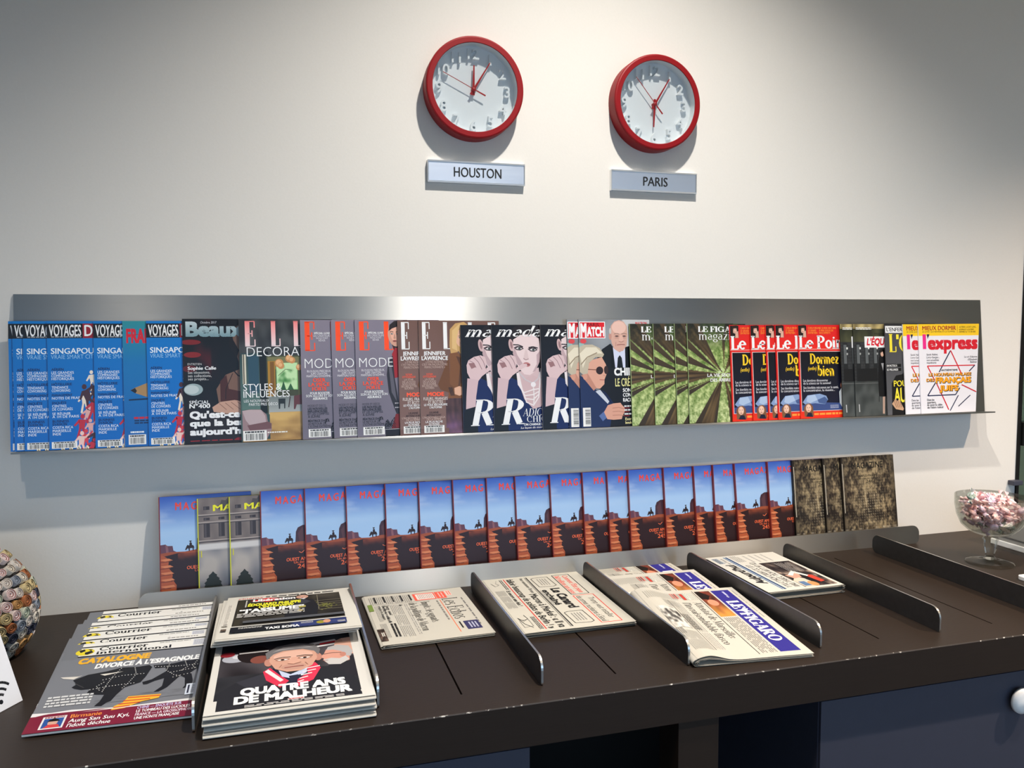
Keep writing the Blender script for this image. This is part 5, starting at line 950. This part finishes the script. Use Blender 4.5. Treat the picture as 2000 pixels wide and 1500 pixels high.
CB = [-5.795, -5.735, -5.602, -5.279, -4.667, -4.266, -3.93, -3.427, -2.593, -1.664, -1.173, -.796, -.101, .242, .969, 1.508, 2.385, 2.87, 3.091, 4.076, 4.532, 4.974, 5.214, 6.12, 6.557, 6.889, 7.091, 7.589, 8.554, 8.851, 9.601, 10.034, 10.41]
XS = [a + (c - a) * .85 for a, c in zip(CA, CB)]
KEY = 't t t t t p t a i g g g b b m m m c c f f f f r r r r r s s o x X'.split()
ART = {'t': (art_travel, .016, (10, 96, 178), 'magazine'), 'p': (art_pencil, .02, (18, 100, 165), 'magazine'), 'a': (art_arts, .02, (14, 12, 14), 'magazine'), 'i': (art_interior, .024, (60, 62, 62), 'magazine'),
       'g': (art_fashion_grey, .02, (104, 98, 108), 'magazine'), 'b': (art_fashion_brown, .02, (196, 190, 186), 'magazine'), 'm': (art_portrait, .022, (176, 176, 182), 'magazine'), 'c': (art_couple, .018, (24, 24, 28), 'magazine'),
       'f': (art_forest, .02, (60, 74, 44), 'magazine'), 'r': (art_red, .018, (206, 36, 34), 'magazine'), 's': (art_street, .016, (30, 31, 32), 'magazine'), 'o': (art_grey, .018, (60, 60, 64), 'magazine'), 'x': (art_star, .018, (222, 220, 226), 'magazine'), 'X': (art_star, .018, (222, 220, 226), 'magazine')}
GRP = {'t': 'blue travel magazines on the steel shelf', 'g': 'grey fashion magazines on the steel shelf', 'b': 'brown fashion magazines on the steel shelf', 'm': 'portrait magazines on the steel shelf', 'c': 'news weeklies with a couple on the steel shelf',
       'f': 'forest magazines on the steel shelf', 'r': 'red bordered weeklies on the steel shelf', 's': 'dark street magazines on the steel shelf', 'x': 'white weeklies on the steel shelf', 'X': 'white weeklies on the steel shelf'}
LB = ['blue travel magazine at the very left end of the shelf, only a sliver showing', 'blue travel magazine second from the left end of the shelf, a narrow strip showing', 'blue travel magazine third from the left end of the shelf, half its title showing', 'widest showing blue travel magazine, with colourful cut-out figures at its lower right',
      'blue travel magazine just left of the blue cover with the pencil', 'blue magazine with a red title and a pencil point on its cover', 'blue travel magazine just left of the black art magazine',
      'black art magazine with a silver title and a bare-shouldered figure', 'interior design magazine with a room and a mauve armchair on its cover',
      'grey fashion magazine with an orange title beside the interior design magazine', 'middle one of the three grey fashion magazines with orange titles, the narrowest showing', 'grey fashion magazine with a woman in red and black leather showing',
      'brown fashion magazine mostly hidden, left one of the two with a white title', 'brown fashion magazine showing a blonde woman in a brown jacket',
      'dark magazine with a woman biting her thumb, leftmost of three, half her face hidden', 'dark magazine showing the whole face of a woman biting her thumb', 'dark magazine with a woman biting her thumb, beside the news weeklies with the couple',
      'news weekly with a red logo showing only a narrow strip of blonde hair', 'news weekly showing a bald man in a black coat and a woman in sunglasses',
      'forest magazine leftmost of four, beside the bald man in a black coat', 'forest magazine second from the left of four, a few title letters showing', 'forest magazine showing only a thin strip without title', 'forest magazine showing its title and the tree tops widest',
      'red bordered weekly leftmost of five, beside the widest forest magazine', 'red bordered weekly second from the left of five', 'red bordered weekly third from the left of five, the thinnest strip', 'red bordered weekly fourth from the left of five', 'red bordered weekly fully showing its yellow headline and pillows',
      'dark street magazine mostly hidden beside the red bordered weekly', 'dark street magazine with a woman in a black coat and a white logo box', 'grey weekly with a yellow title and a hand at its lower edge',
      'white weekly with a yellow band, half hidden', 'white weekly with a yellow band and a star of lines, wholly showing']
arts = {k: ART[k][0]() for k in ART if k != 'X'}; protos = {}
Art.ST = .00016; arts['X'] = art_star(); Art.ST = .00006
items = [(x, arts[k].W, ART[k][1]) for x, k in zip(XS, KEY)]
KS = .062
for x, k, n, lb in zip(XS, KEY, shingle(items, KS), LB):
    if k not in protos:
        protos[k] = build_magazine(magazine_meshes(arts[k], ART[k][1], ART[k][2], twist=.16 if k == 'X' else 0.0)); o = protos[k]
    else: o = copy_tree(protos[k])
    stand(o, x, n, math.atan(KS), SO + Uu * .0012, Nn, Uu, roll=random.uniform(-.25, .25)); tag(o, lb, 'magazine', GRP.get(k))

# ---------------------------------------------------------------- the lower row, leaning on the wall behind the plate
CT = [-3.832, -3.27, -2.794, -2.324, -1.626, -.957, -.311, .263, .86, 1.453, 1.975, 2.633, 3.249, 3.729, 4.135, 4.861, 5.499, 5.889, 6.362, 7.093, 7.645, 8.362, 8.77]
CL = [-3.84, -3.285, -2.817, -2.354, -1.666, -1.007, -.371, .194, .782, 1.367, 1.881, 2.53, 3.137, 3.609, 4.009, 4.724, 5.352, 5.737, 6.203, 6.923, 7.467, 8.174, 8.576]
XL2 = [a * .3 + c * .7 for a, c in zip(CT, CL)]
K2 = ['d', 'y', 'y'] + ['d'] * 17 + ['l'] * 3
ar2 = {'d': art_desert(), 'y': art_palace(), 'l': art_lace()}; sp2 = {'d': (124, 42, 34), 'y': (150, 152, 50), 'l': (26, 22, 20)}
TH2 = math.asin(.25 / 1.76); N2 = Vector((0, -math.cos(TH2), math.sin(TH2))); U2 = Vector((0, math.sin(TH2), math.cos(TH2))); O2 = P(0, YW - .27, .002)
it2 = [(x, 1.37, .05) for x in XL2]; pr2 = {}; KS2 = .095
ordn = ['first', 'second', 'third', 'fourth', 'fifth', 'sixth', 'seventh', 'eighth', 'ninth', 'tenth', 'eleventh', 'twelfth', 'thirteenth', 'fourteenth', 'fifteenth', 'sixteenth', 'seventeenth']
nd = 0
for x, k, n in zip(XL2, K2, shingle(it2, KS2, .003)):
    if k not in pr2: pr2[k] = build_magazine(magazine_meshes(ar2[k], .05, sp2[k])); o = pr2[k]
    else: o = copy_tree(pr2[k])
    stand(o, x, n, math.atan(KS2), O2, N2, U2, roll=random.uniform(-.3, .3))
    i = K2[:len(K2)].index(k)
    if k == 'd':
        if x < -3.5: lb = 'desert rider magazine alone at the left end of the lower row'
        else:
            lb = ('desert rider magazine, %s one right of the two grey palace magazines' % ordn[nd]) if nd < 8 else ('desert rider magazine, %s one left of the dark gold magazines' % ordn[16 - nd]); nd += 1
        g = 'desert rider magazines in the lower row'
    elif k == 'y': lb = 'grey palace magazine with a yellow spine, ' + ('left one of two' if x < -3 else 'right one of two'); g = 'grey palace magazines in the lower row'
    else: lb = 'dark gold magazine in the lower row, ' + ('leftmost of three' if x < 8 else 'middle of three, a thin strip' if x < 8.5 else 'wholly showing its cover'); g = 'dark gold magazines in the lower row'
    tag(o, lb, 'magazine', g)

# ================================================================ newspapers and weeklies lying in the rack
# bull weeklies: six copies fanned toward the wall
A = art_bull(); t_ = .024
def curl(x, y): return .026 + .03 * math.sin(math.pi * min(1, x / 1.73)) * -.5 + .02 * (x / 1.73) ** 2 + .012
cov = art_mesh('cover', A, False, 'gloss_ink', defo=lambda x, y: t_ + .003 * math.cos(3.6 * x / 1.73))
b = MB(); vs, fs = [], []
for i in range(13):
    x = 1.73 * i / 12; h = .003 * math.cos(3.6 * x / 1.73)
    for j, y in enumerate((0.0, 1.97)): vs += [(x, y, h + .001), (x, y, t_ + h - .0012)]
for i in range(12):
    k = 4 * i; fs += [(k, k + 2, k + 6, k + 4), (k + 1, k + 5, k + 7, k + 3), (k, k + 4, k + 5, k + 1), (k + 2, k + 3, k + 7, k + 6)]
fs += [(0, 1, 3, 2), (48, 50, 51, 49)]; b.add(vs, fs); blk = b.mesh('page_block', [M['paper']])
yb = [3.55, 3.25, 3.07, 2.84, 2.55, 2.29]; xb = [-4.72, -4.75, -4.76, -4.77, -4.76, -4.76]; kb = .115; p = []
for i, y in enumerate(yb):
    q = -kb * (y - 1.97) + .004
    for j in range(i): q = max(q, p[j] + t_ + .003)
    p.append(q)
proto = None
for i, y in enumerate(yb):
    if proto is None: proto = empty('magazine'); link('cover', cov, proto); link('page_block', blk, proto); o = proto
    else: o = copy_tree(proto)
    yf = y - 1.97; lay(o, xb[i], yf, p[i] + kb * yf + .016, (0, -.6, .5, -.4, .3, -1.2)[i], (math.atan(kb), 0))
    tag(o, ['bull weekly farthest back in the fan, nearest the wall', 'bull weekly second from the back of the fan, its title covered', 'bull weekly third from the back of the fan', 'bull weekly third from the front of the fan', 'bull weekly just behind the front copy of the fan, globe showing', 'bull weekly at the front of the fan showing the whole black bull'][i], 'magazine', 'bull weeklies fanned on the table')
# football tabloids: a pile of four, and three interview tabloids on top at the back
A = art_tabloid_man(); me1 = newspaper_meshes(A, .042, .0, .004, .4, 4)
for i in range(4):
    if i == 0: o = pm = build_newspaper(me1)
    else: o = copy_tree(pm)
    lay(o, -2.89 + (0, .012, -.006, .004)[i], -.25 + (.0, .03, .012, .02)[i], .002 + i * .0635, (-.3, .4, -.6, -.2)[i])
    tag(o, ['lowest tabloid of the pile in front, only its folded edge showing', 'second tabloid from the bottom of the front pile, only its edge showing', 'tabloid just under the top copy of the front pile', 'tabloid with a grey-haired man in a pink scarf, top of the front pile'][i], 'newspaper', 'football tabloids in the front pile')
A = art_tabloid_interview(); me2 = newspaper_meshes(A, .034, .0, .005, 1.9, 3)
for i in range(3):
    if i == 0: o = pm = build_newspaper(me2)
    else: o = copy_tree(pm)
    lay(o, -2.9 + (-.03, .0, .03)[i], 1.42 + (.12, .06, 0)[i], .31 + i * .056, (1.2, .2, -.8)[i], (-.1, 0))
    tag(o, ['lowest of the three tabloids resting at the back on the football pile', 'middle of the three tabloids resting at the back on the football pile', 'tabloid with a dark suited man and yellow headline, on top at the back'][i], 'newspaper', 'interview tabloids at the back')
# papers lying sideways, their heads to the right
o = build_newspaper(newspaper_meshes(art_finance(), .05, .008, .004, .9, 4)); lay(o, -.78, 3.71, .004, -88.6); tag(o, 'folded business newspaper with an orange rule, alone between two dividers', 'newspaper')
o2m = newspaper_meshes(art_satire(), .032, .0, .004, 2.6, 3); o = build_newspaper(o2m); lay(o, 1.24, 3.93, .004, -89.5); tag(o, 'lower copy of the newspaper with red boxed headlines, edge showing', 'newspaper', 'newspapers with red boxed headlines')
o = copy_tree(o); lay(o, 1.25, 3.92, .046, -90.2); tag(o, 'upper copy of the newspaper with red boxed headlines', 'newspaper', 'newspapers with red boxed headlines')
A = art_blue_band(); mf = newspaper_meshes(A, .05, .0, .006, .2, 4); mfb = newspaper_meshes(A, .055, .09, .006, .2, 5)
for i, (x, y, z, lb) in enumerate(((3.12, 4.05, .022, 'purple banner newspaper farthest back, half covered'), (3.14, 3.14, .018, 'purple banner newspaper in the middle of the three'), (3.29, 2.26, .016, 'purple banner newspaper in front, whole title showing and fold bulging'))):
    if i == 0: o = pf = build_newspaper(mf)
    elif i == 1: o = copy_tree(pf)
    else: o = build_newspaper(mfb)
    k = (.0, .055, .052)[i]; rot = (-90.0, -91.5, -95.0)[i]
    lay(o, x, y, z + k * 2.38 - (.01 if i == 2 else 0), rot, (k, 0)); tag(o, lb, 'newspaper', 'purple banner newspapers')
A = art_popular(); mp = newspaper_meshes(A, .036, .0, .004, 3.3, 3)
for i in range(3):
    if i == 0: o = pp = build_newspaper(mp)
    else: o = copy_tree(pp)
    lay(o, 6.84 + (0, .02, -.01)[i], 1.80 + (0, .02, -.02)[i], .004 + i * .053, (90.4, 89.7, 90)[i])
    tag(o, ['lowest newspaper of the blue lined pile, only its edge showing', 'middle newspaper of the blue lined pile, only its edge showing', 'newspaper with blue lines and a photograph, top of its pile'][i], 'newspaper', 'blue lined newspapers in a pile')

# ================================================================ wall clocks and city signs
def build_clock(hour, minute, second):
    c = empty('wall_clock'); R, D = .835, .29
    b = MB(); b.lathe([(R, 0), (R, D - .03), (R - .012, D - .008), (R - .03, D), (.73, D), (.722, D - .012), (.745, D - .03), (.745, .05), (.6, .04)], 96, axis=1); b.build('case', M['red'], c, smooth=False)
    for p_ in c.children[0].data.polygons: p_.use_smooth = True
    c.children[0].data.set_sharp_from_angle(angle=math.radians(18))
    b = MB(); b.disc(.74, .075, 72, axis=1); b.lathe([(.7445, D - .034), (.736, D - .036), (.732, .09), (.72, .076)], 96, axis=1); b.build('dial', M['dial'], c)
    for h in range(1, 13):
        a = math.radians(90 - 30 * h); s_ = str(h); vs, fs, cap = sans(s_, .0); hh = .17; k = hh / cap
        xs_ = [v[0] for v in vs]; ox = (min(xs_) + max(xs_)) / 2; cx, cz = .585 * math.cos(a), .585 * math.sin(a) - hh / 2
        cu = bpy.data.curves.new('numeral', 'FONT'); cu.body = s_; cu.resolution_u = 4; cu.offset = .016; cu.extrude = .035 / k; ob = bpy.data.objects.new('numeral', cu); me0 = ob.to_mesh()
        b = MB(); b.add([((v.co.x - ox) * k * .98 + cx, -(.075 + .035 + v.co.z * k), v.co.y * k + cz) for v in me0.vertices], [tuple(p_.vertices) for p_ in me0.polygons]); ob.to_mesh_clear(); bpy.data.objects.remove(ob)
        b.build('numeral', M['dial'], c, fix=False)
    def hand(name, deg, l0, l1, w0, w1, y):
        a = math.radians(90 - deg); ux, uz = math.cos(a), math.sin(a); px, pz = -uz, ux
        pts = [(-l0, -w0), (l1, -w1), (l1, w1), (-l0, w0)]; b = MB(); vs = []
        for yy in (y, y + .008): vs += [(ux * u + px * v, -yy, uz * u + pz * v) for u, v in pts]
        b.add(vs, [(0, 1, 2, 3), (7, 6, 5, 4), (0, 4, 5, 1), (1, 5, 6, 2), (2, 6, 7, 3), (3, 7, 4, 0)]); b.build(name, M['redhand'], c)
    hand('hour_hand', hour * 30 + minute / 2, .09, .40, .022, .010, .13); hand('minute_hand', minute * 6, .10, .535, .02, .008, .145)
    hand('second_hand', second * 6, .22, .58, .006, .004, .16); hand('second_counterweight', second * 6, .22, -.05, .012, .009, .161)
    b = MB(); b.lathe([(0, .175), (.03, .173), (.034, .165), (.034, .075)], 24, axis=1); b.build('hub', M['redhand'], c, smooth=True)
    b = MB(); b.disc(.734, .25, 72, axis=1); b.build('glass', M['pane'], c); return c
c = build_clock(11.96, 5.3, 49.2); c.location = P(1.245, YW, 8.35); tag(c, 'round red wall clock above the Houston sign', 'clock', 'red wall clocks')
c = build_clock(5.98, 5.2, 53.3); c.location = P(4.575, YW, 8.345); tag(c, 'round red wall clock above the Paris sign', 'clock', 'red wall clocks')
def sign(txt, x, u0, u1, label):
    c = tag(empty('city_sign', P(x, YW, 6.82)), label, 'sign', 'city signs under the clocks'); W_, H_ = 1.687, .344
    b = MB(); b.box(.0, W_, -.06, 0, .0, H_); b.build('backing', M['alu_frame'], c)
    b = MB(); b.box(.012, W_ - .012, -.07, -.06, .02, H_ - .02); b.build('face_plate', M['alu'], c, grain=True)
    b = MB(); b.box(-.004, W_ + .004, -.08, 0, -.012, .014); b.box(-.004, W_ + .004, -.08, 0, H_ - .014, H_ + .012); b.box(-.006, .008, -.078, 0, 0, H_); b.box(W_ - .008, W_ + .006, -.078, 0, 0, H_); b.build('frame', M['alu_frame'], c)
    vs, fs, cap = sans(txt, .022); lo, hi = min(v[0] for v in vs), max(v[0] for v in vs); k = (u1 - u0) * W_ / (hi - lo); kz = .162 / cap
    n = len(sans(txt, 0.0)[0]); b = MB(); b.add([(u0 * W_ + (vx - lo) * k, -.0712 - .0002 * (i // n), .095 + vy * kz) for i, (vx, vy) in enumerate(vs)], fs); b.build('lettering', M['letter'], c, fix=False)
sign('HOUSTON', .468, .26, .755, 'small metal sign reading HOUSTON under the left clock'); sign('PARIS', 3.775, .365, .655, 'small metal sign reading PARIS under the right clock')

# ================================================================ vase of rolled paper and the card at the left
def vr(z): return .42 + .33 * math.sin(math.pi * min(1, max(0, (z + .05) / 1.5)) ** .85) - .30 * max(0, (z - .9) / .9) ** 1.6
v = tag(empty('paper_roll_vase', P(-6.0, 2.95, 0)), 'rounded vase covered in rolled paper at the left edge', 'vase')
prof = [(.0, 0.0)] + [(vr(i * .05) - .05, i * .05) for i in range(36)] + [(vr(1.75) - .1, 1.76), (vr(1.75) - .1, 1.3)]
b = MB(); b.lathe(prof, 56); b.build('body', M['dark_core'], v, smooth=True)
def roll_mesh(i):
    rd = random.Random(i); vs, cs, fs = [], [], []; n = 18; pal = [((226, 216, 200), (70, 60, 54)), ((214, 206, 196), (110, 96, 90)), ((196, 150, 96), (90, 60, 34)), ((206, 186, 140), (80, 70, 50)), ((150, 156, 166), (50, 52, 60)), ((178, 110, 70), (60, 36, 26)), ((222, 210, 206), (120, 60, 56)), ((196, 200, 180), (60, 70, 60)), ((72, 72, 86), (24, 24, 32))][i]
    R = [1.0, .97, .86, .82, .68, .64, .5, .46, .3, .26, .12, .0]; hz = [0, .5, .5, .44, .48, .42, .46, .4, .44, .36, .3, .3]
    for j, (r_, h) in enumerate(zip(R, hz)):
        for q in range(n): a = 6.2832 * q / n; wob = 1 + .05 * math.sin(2 * a + i); vs.append((r_ * wob * .066 * math.cos(a), r_ * .066 * math.sin(a), h * .16)); cs.append(lin(mixc(pal[0], pal[1], (j % 4 in (2, 3)) * .75 + rd.uniform(-.1, .15))))
    for j in range(len(R) - 1):
        for q in range(n): fs.append((j * n + q, j * n + (q + 1) % n, (j + 1) * n + (q + 1) % n, (j + 1) * n + q))
    return mesh_of('paper_roll', [tuple(S * c_ for c_ in q) for q in vs], fs, [M['matt_ink']], cols=cs)
rolls = [roll_mesh(i) for i in range(9)]; rd = random.Random(3); rows = 13; cnt = 0
for j in range(rows):
    z = .115 + j * .132; n = max(6, int(vr(z) * 2 * math.pi / .15)); dv = (vr(z + .03) - vr(z - .03)) / .06
    for i in range(n):
        a = 2 * math.pi * (i + .5 * (j % 2)) / n + rd.uniform(-.03, .03); nrm = Vector((math.cos(a), math.sin(a), -dv)).normalized()
        if math.cos(a - math.radians(-40)) < .45 or cnt >= 100: continue
        cnt += 1; r_ = vr(z) - .055; o = link('paper_roll', rolls[rd.choice((0, 0, 1, 1, 2, 3, 3, 4, 5, 6, 6, 7, 8))], v); k = rd.uniform(.95, 1.25)
        o.matrix_local = Matrix.Translation(Vector((r_ * math.cos(a), r_ * math.sin(a), z + rd.uniform(-.015, .015))) * S) @ nrm.to_track_quat('Z', 'Y').to_matrix().to_4x4() @ Matrix.Rotation(rd.uniform(0, 6), 4, 'Z') @ Matrix.Diagonal((k, k * rd.uniform(.85, 1), 1, 1))
# wifi card: a folded card standing at the left edge of the table
cd = tag(empty('table_card'), 'white folded card with a wifi symbol at the left edge', 'card')
ed = Vector((-.51, -.86, 0)).normalized(); nr = Vector((ed.y, -ed.x, 0)); nr = nr if nr.x > 0 else -nr; le = math.radians(20)
up = (Vector((0, 0, 1)) * math.cos(le) - nr * math.sin(le)); fn_ = ed.cross(up); 
m = Matrix((-ed, up, (-ed).cross(up))).transposed().to_4x4(); m.translation = P(-5.02, 1.34, .004); cd.matrix_world = m
Ac = Art(1.3, 1.35, (-130, -135, 100, 100), (232, 230, 232))
K = (24, 24, 28)
for r_ in (7.5, 14, 21): Ac.line([(-26 + r_ * math.cos(math.radians(a)), -11 - r_ * math.sin(math.radians(a))) for a in range(40, 141, 10)], 3, K)
Ac.ell(-26, -10, 2.6, 2.6, K); Ac.line([(-36 + 4 * math.cos(a * .524), -52 + 5 * math.sin(a * .524)) for a in range(13)], 1.4, (60, 60, 66))
Ac.greek(-124, -120, -20, -90, 4, (110, 110, 116), .4, 3)
vs = [((x - 1.3) * S, y * S, (h + .002) * S) for x, y, h in Ac.v]; link('front_panel', mesh_of('front_panel', vs, list(Ac.f), [M['gloss_ink']], cols=list(Ac.c)), cd)
b = MB(); b.box(-1.3, 0, 0, 1.35, -.012, .0); b.build('card_sheet', M['paper'], cd)
b = MB(); ang = 2 * le; y2, z2 = 1.35 * (1 - math.cos(ang)), -1.35 * math.sin(ang); b.add([(-1.3, 1.35, -.006), (0, 1.35, -.006), (0, y2 + .0, z2), (-1.3, y2, z2), (-1.3, 1.35, -.016), (0, 1.35, -.016), (0, y2, z2 - .01), (-1.3, y2, z2 - .01)], [(0, 1, 2, 3), (7, 6, 5, 4), (0, 3, 7, 4), (1, 5, 6, 2), (3, 2, 6, 7), (0, 4, 5, 1)]); b.build('rear_panel', M['paper'], cd)

# ================================================================ glass bowl of sweets, box and small box at the right
BX, BY = 10.52, 2.42
bo = tag(empty('glass_bowl', P(BX, BY, 0)), 'stemmed glass bowl of wrapped sweets at the right end of the table', 'bowl')
b = MB(); b.lathe([(0, .56), (.2, .57), (.36, .62), (.48, .73), (.555, .9), (.59, 1.08), (.6, 1.25), (.615, 1.25), (.612, 1.08), (.578, .89), (.5, .71), (.37, .595), (.2, .535), (0, .52)], 64); b.build('bowl_cup', M['crystal'], bo, smooth=True)
b = MB(); b.lathe([(r_ * 1.05, .085 + (h - .085) * 1.34) for r_, h in [(0, .402), (.10, .402), (.135, .36), (.105, .325), (.098, .22), (.075, .15), (.075, .12), (.1, .085), (0, .085)]], 16); b.build('stem', M['crystal'], bo)
b = MB(); b.lathe([(0, .084), (.1, .082), (.14, .06), (.3, .04), (.395, .03), (.41, .015), (.395, 0), (0, 0)], 64); b.build('foot', M['crystal'], bo, smooth=True)
def sweet_mesh(i):
    rd = random.Random(i + 20); base, dk = [((255, 206, 204), (240, 170, 172)), ((236, 204, 222), (200, 156, 184)), ((120, 140, 126), (60, 78, 70))][i]
    vs, cs, fs = [], [], []; n = 14; rr = [0, .055, .07, .074, .07, .055, 0]; hh = [-.035, -.034, -.022, 0, .022, .034, .035]
    for j in range(7):
        for q in range(n): a = 6.2832 * q / n; vs.append((rr[j] * math.cos(a), rr[j] * math.sin(a), hh[j] + rd.uniform(-.004, .004))); cs.append(lin(mixc(base, (244, 230, 228), .5 * (q % 4 < 1)) if j in (1, 2, 4, 5) else base))
    for j in range(6):
        for q in range(n): fs.append((j * n + q, j * n + (q + 1) % n, (j + 1) * n + (q + 1) % n, (j + 1) * n + q))
    nf = len(fs)
    for sgn in (-1, 1):                                  # twisted wrapper ends
        k0 = len(vs); vs.append((sgn * .06, 0, 0)); cs.append(lin(base))
        for q in range(12):
            a = 6.2832 * q / 12; w = .05 if q % 2 else .036; vs.append((sgn * (.125 + .014 * (q % 3)), w * math.cos(a), w * math.sin(a) * .8)); cs.append(lin((240, 226, 226) if q % 2 else mixc(base, (30, 26, 30), .55 if q % 6 == 0 else .05)))
        for q in range(12): fs.append((k0, k0 + 1 + q, k0 + 1 + (q + 1) % 12))
    for q in range(5): a = q * .5 - 1; vs += [(.05 * math.cos(a + 1.4) - .006, .05 * math.sin(a + 1.4), .037), (.05 * math.cos(a + 1.4) + .006, .05 * math.sin(a + 1.4), .037), (.03 * math.cos(a + 1.4) + .006, .03 * math.sin(a + 1.4), .038), (.03 * math.cos(a + 1.4) - .006, .03 * math.sin(a + 1.4), .038)]; cs += [lin((36, 30, 36))] * 4; fs.append(tuple(range(len(vs) - 4, len(vs))))
    return mesh_of('wrapped_sweet', [tuple(S * c_ for c_ in q) for q in vs], fs, [M['sweet']], cols=cs)
M['sweet'] = ink_mat('candy_wrapper', .22, .6, .5)
sm_ = [sweet_mesh(i) for i in range(3)]; rd = random.Random(11)
def put_sweet(i, x, y, z):
    o = link('wrapped_sweet', sm_[i]); o.location = P(BX + x, BY + y, z); o.rotation_euler = (rd.uniform(-.9, .9), rd.uniform(-.9, .9), rd.uniform(0, 6.3))
    tag(o, ['pink mint in a twisted clear wrapper in the glass bowl', 'mauve mint in a twisted clear wrapper in the glass bowl', 'grey green mint in a twisted clear wrapper low in the glass bowl'][i], 'sweet', ['pink sweets in the glass bowl', 'mauve sweets in the glass bowl', 'grey green sweets in the glass bowl'][i])
lay_n = [(.55, .20, 5), (.62, .32, 13), (.70, .385, 18), (.79, .42, 22), (.88, .44, 24), (.96, .36, 16), (1.0, .2, 5)]
for li, (z, R, n) in enumerate(lay_n):
    for i in range(n):
        r_ = R * math.sqrt((i + .5) / n); a = i * 2.39996 + li * 1.3
        kind = 2 if (li < 3 and rd.random() < .35) else (1 if rd.random() < .3 else 0); put_sweet(kind, 1.1 * r_ * math.cos(a), 1.1 * r_ * math.sin(a), z * 1.22 - .005 + rd.uniform(-.02, .02))
o = link('wrapped_sweet', sm_[2]); o.location = P(BX - .55, BY - .06, 1.30); o.rotation_euler = (.4, -.9, .6); tag(o, 'clear wrapped sweet perched on the left rim of the glass bowl', 'sweet')
bx = tag(empty('document_box', P(11.68, 2.2, 0)), 'grey box on a white base behind the glass bowl', 'box')
b = MB(); b.box(0, 1.3, 0, 1.30, 0, .11); b.build('base', M['white_plastic'], bx, bevel=.015)
b = MB(); b.box(.03, 1.27, .03, 1.27, .11, .2); b.build('dark_band', M['grey_plastic'], bx)
b = MB(); b.box(.01, 1.29, .01, 1.29, .2, .78); b.build('housing', M['grey_plastic'], bx, bevel=.02)
b = MB(); b.prism(rounded(0, .9, 0, .55, .08), 0, .07); sb_ = b.build('small_box', M['white_plastic'], None, P(10.17, 1.0, .001), bevel=.012); tag(sb_, 'small flat white box with rounded corners at the right edge, in front of the bowl', 'box')
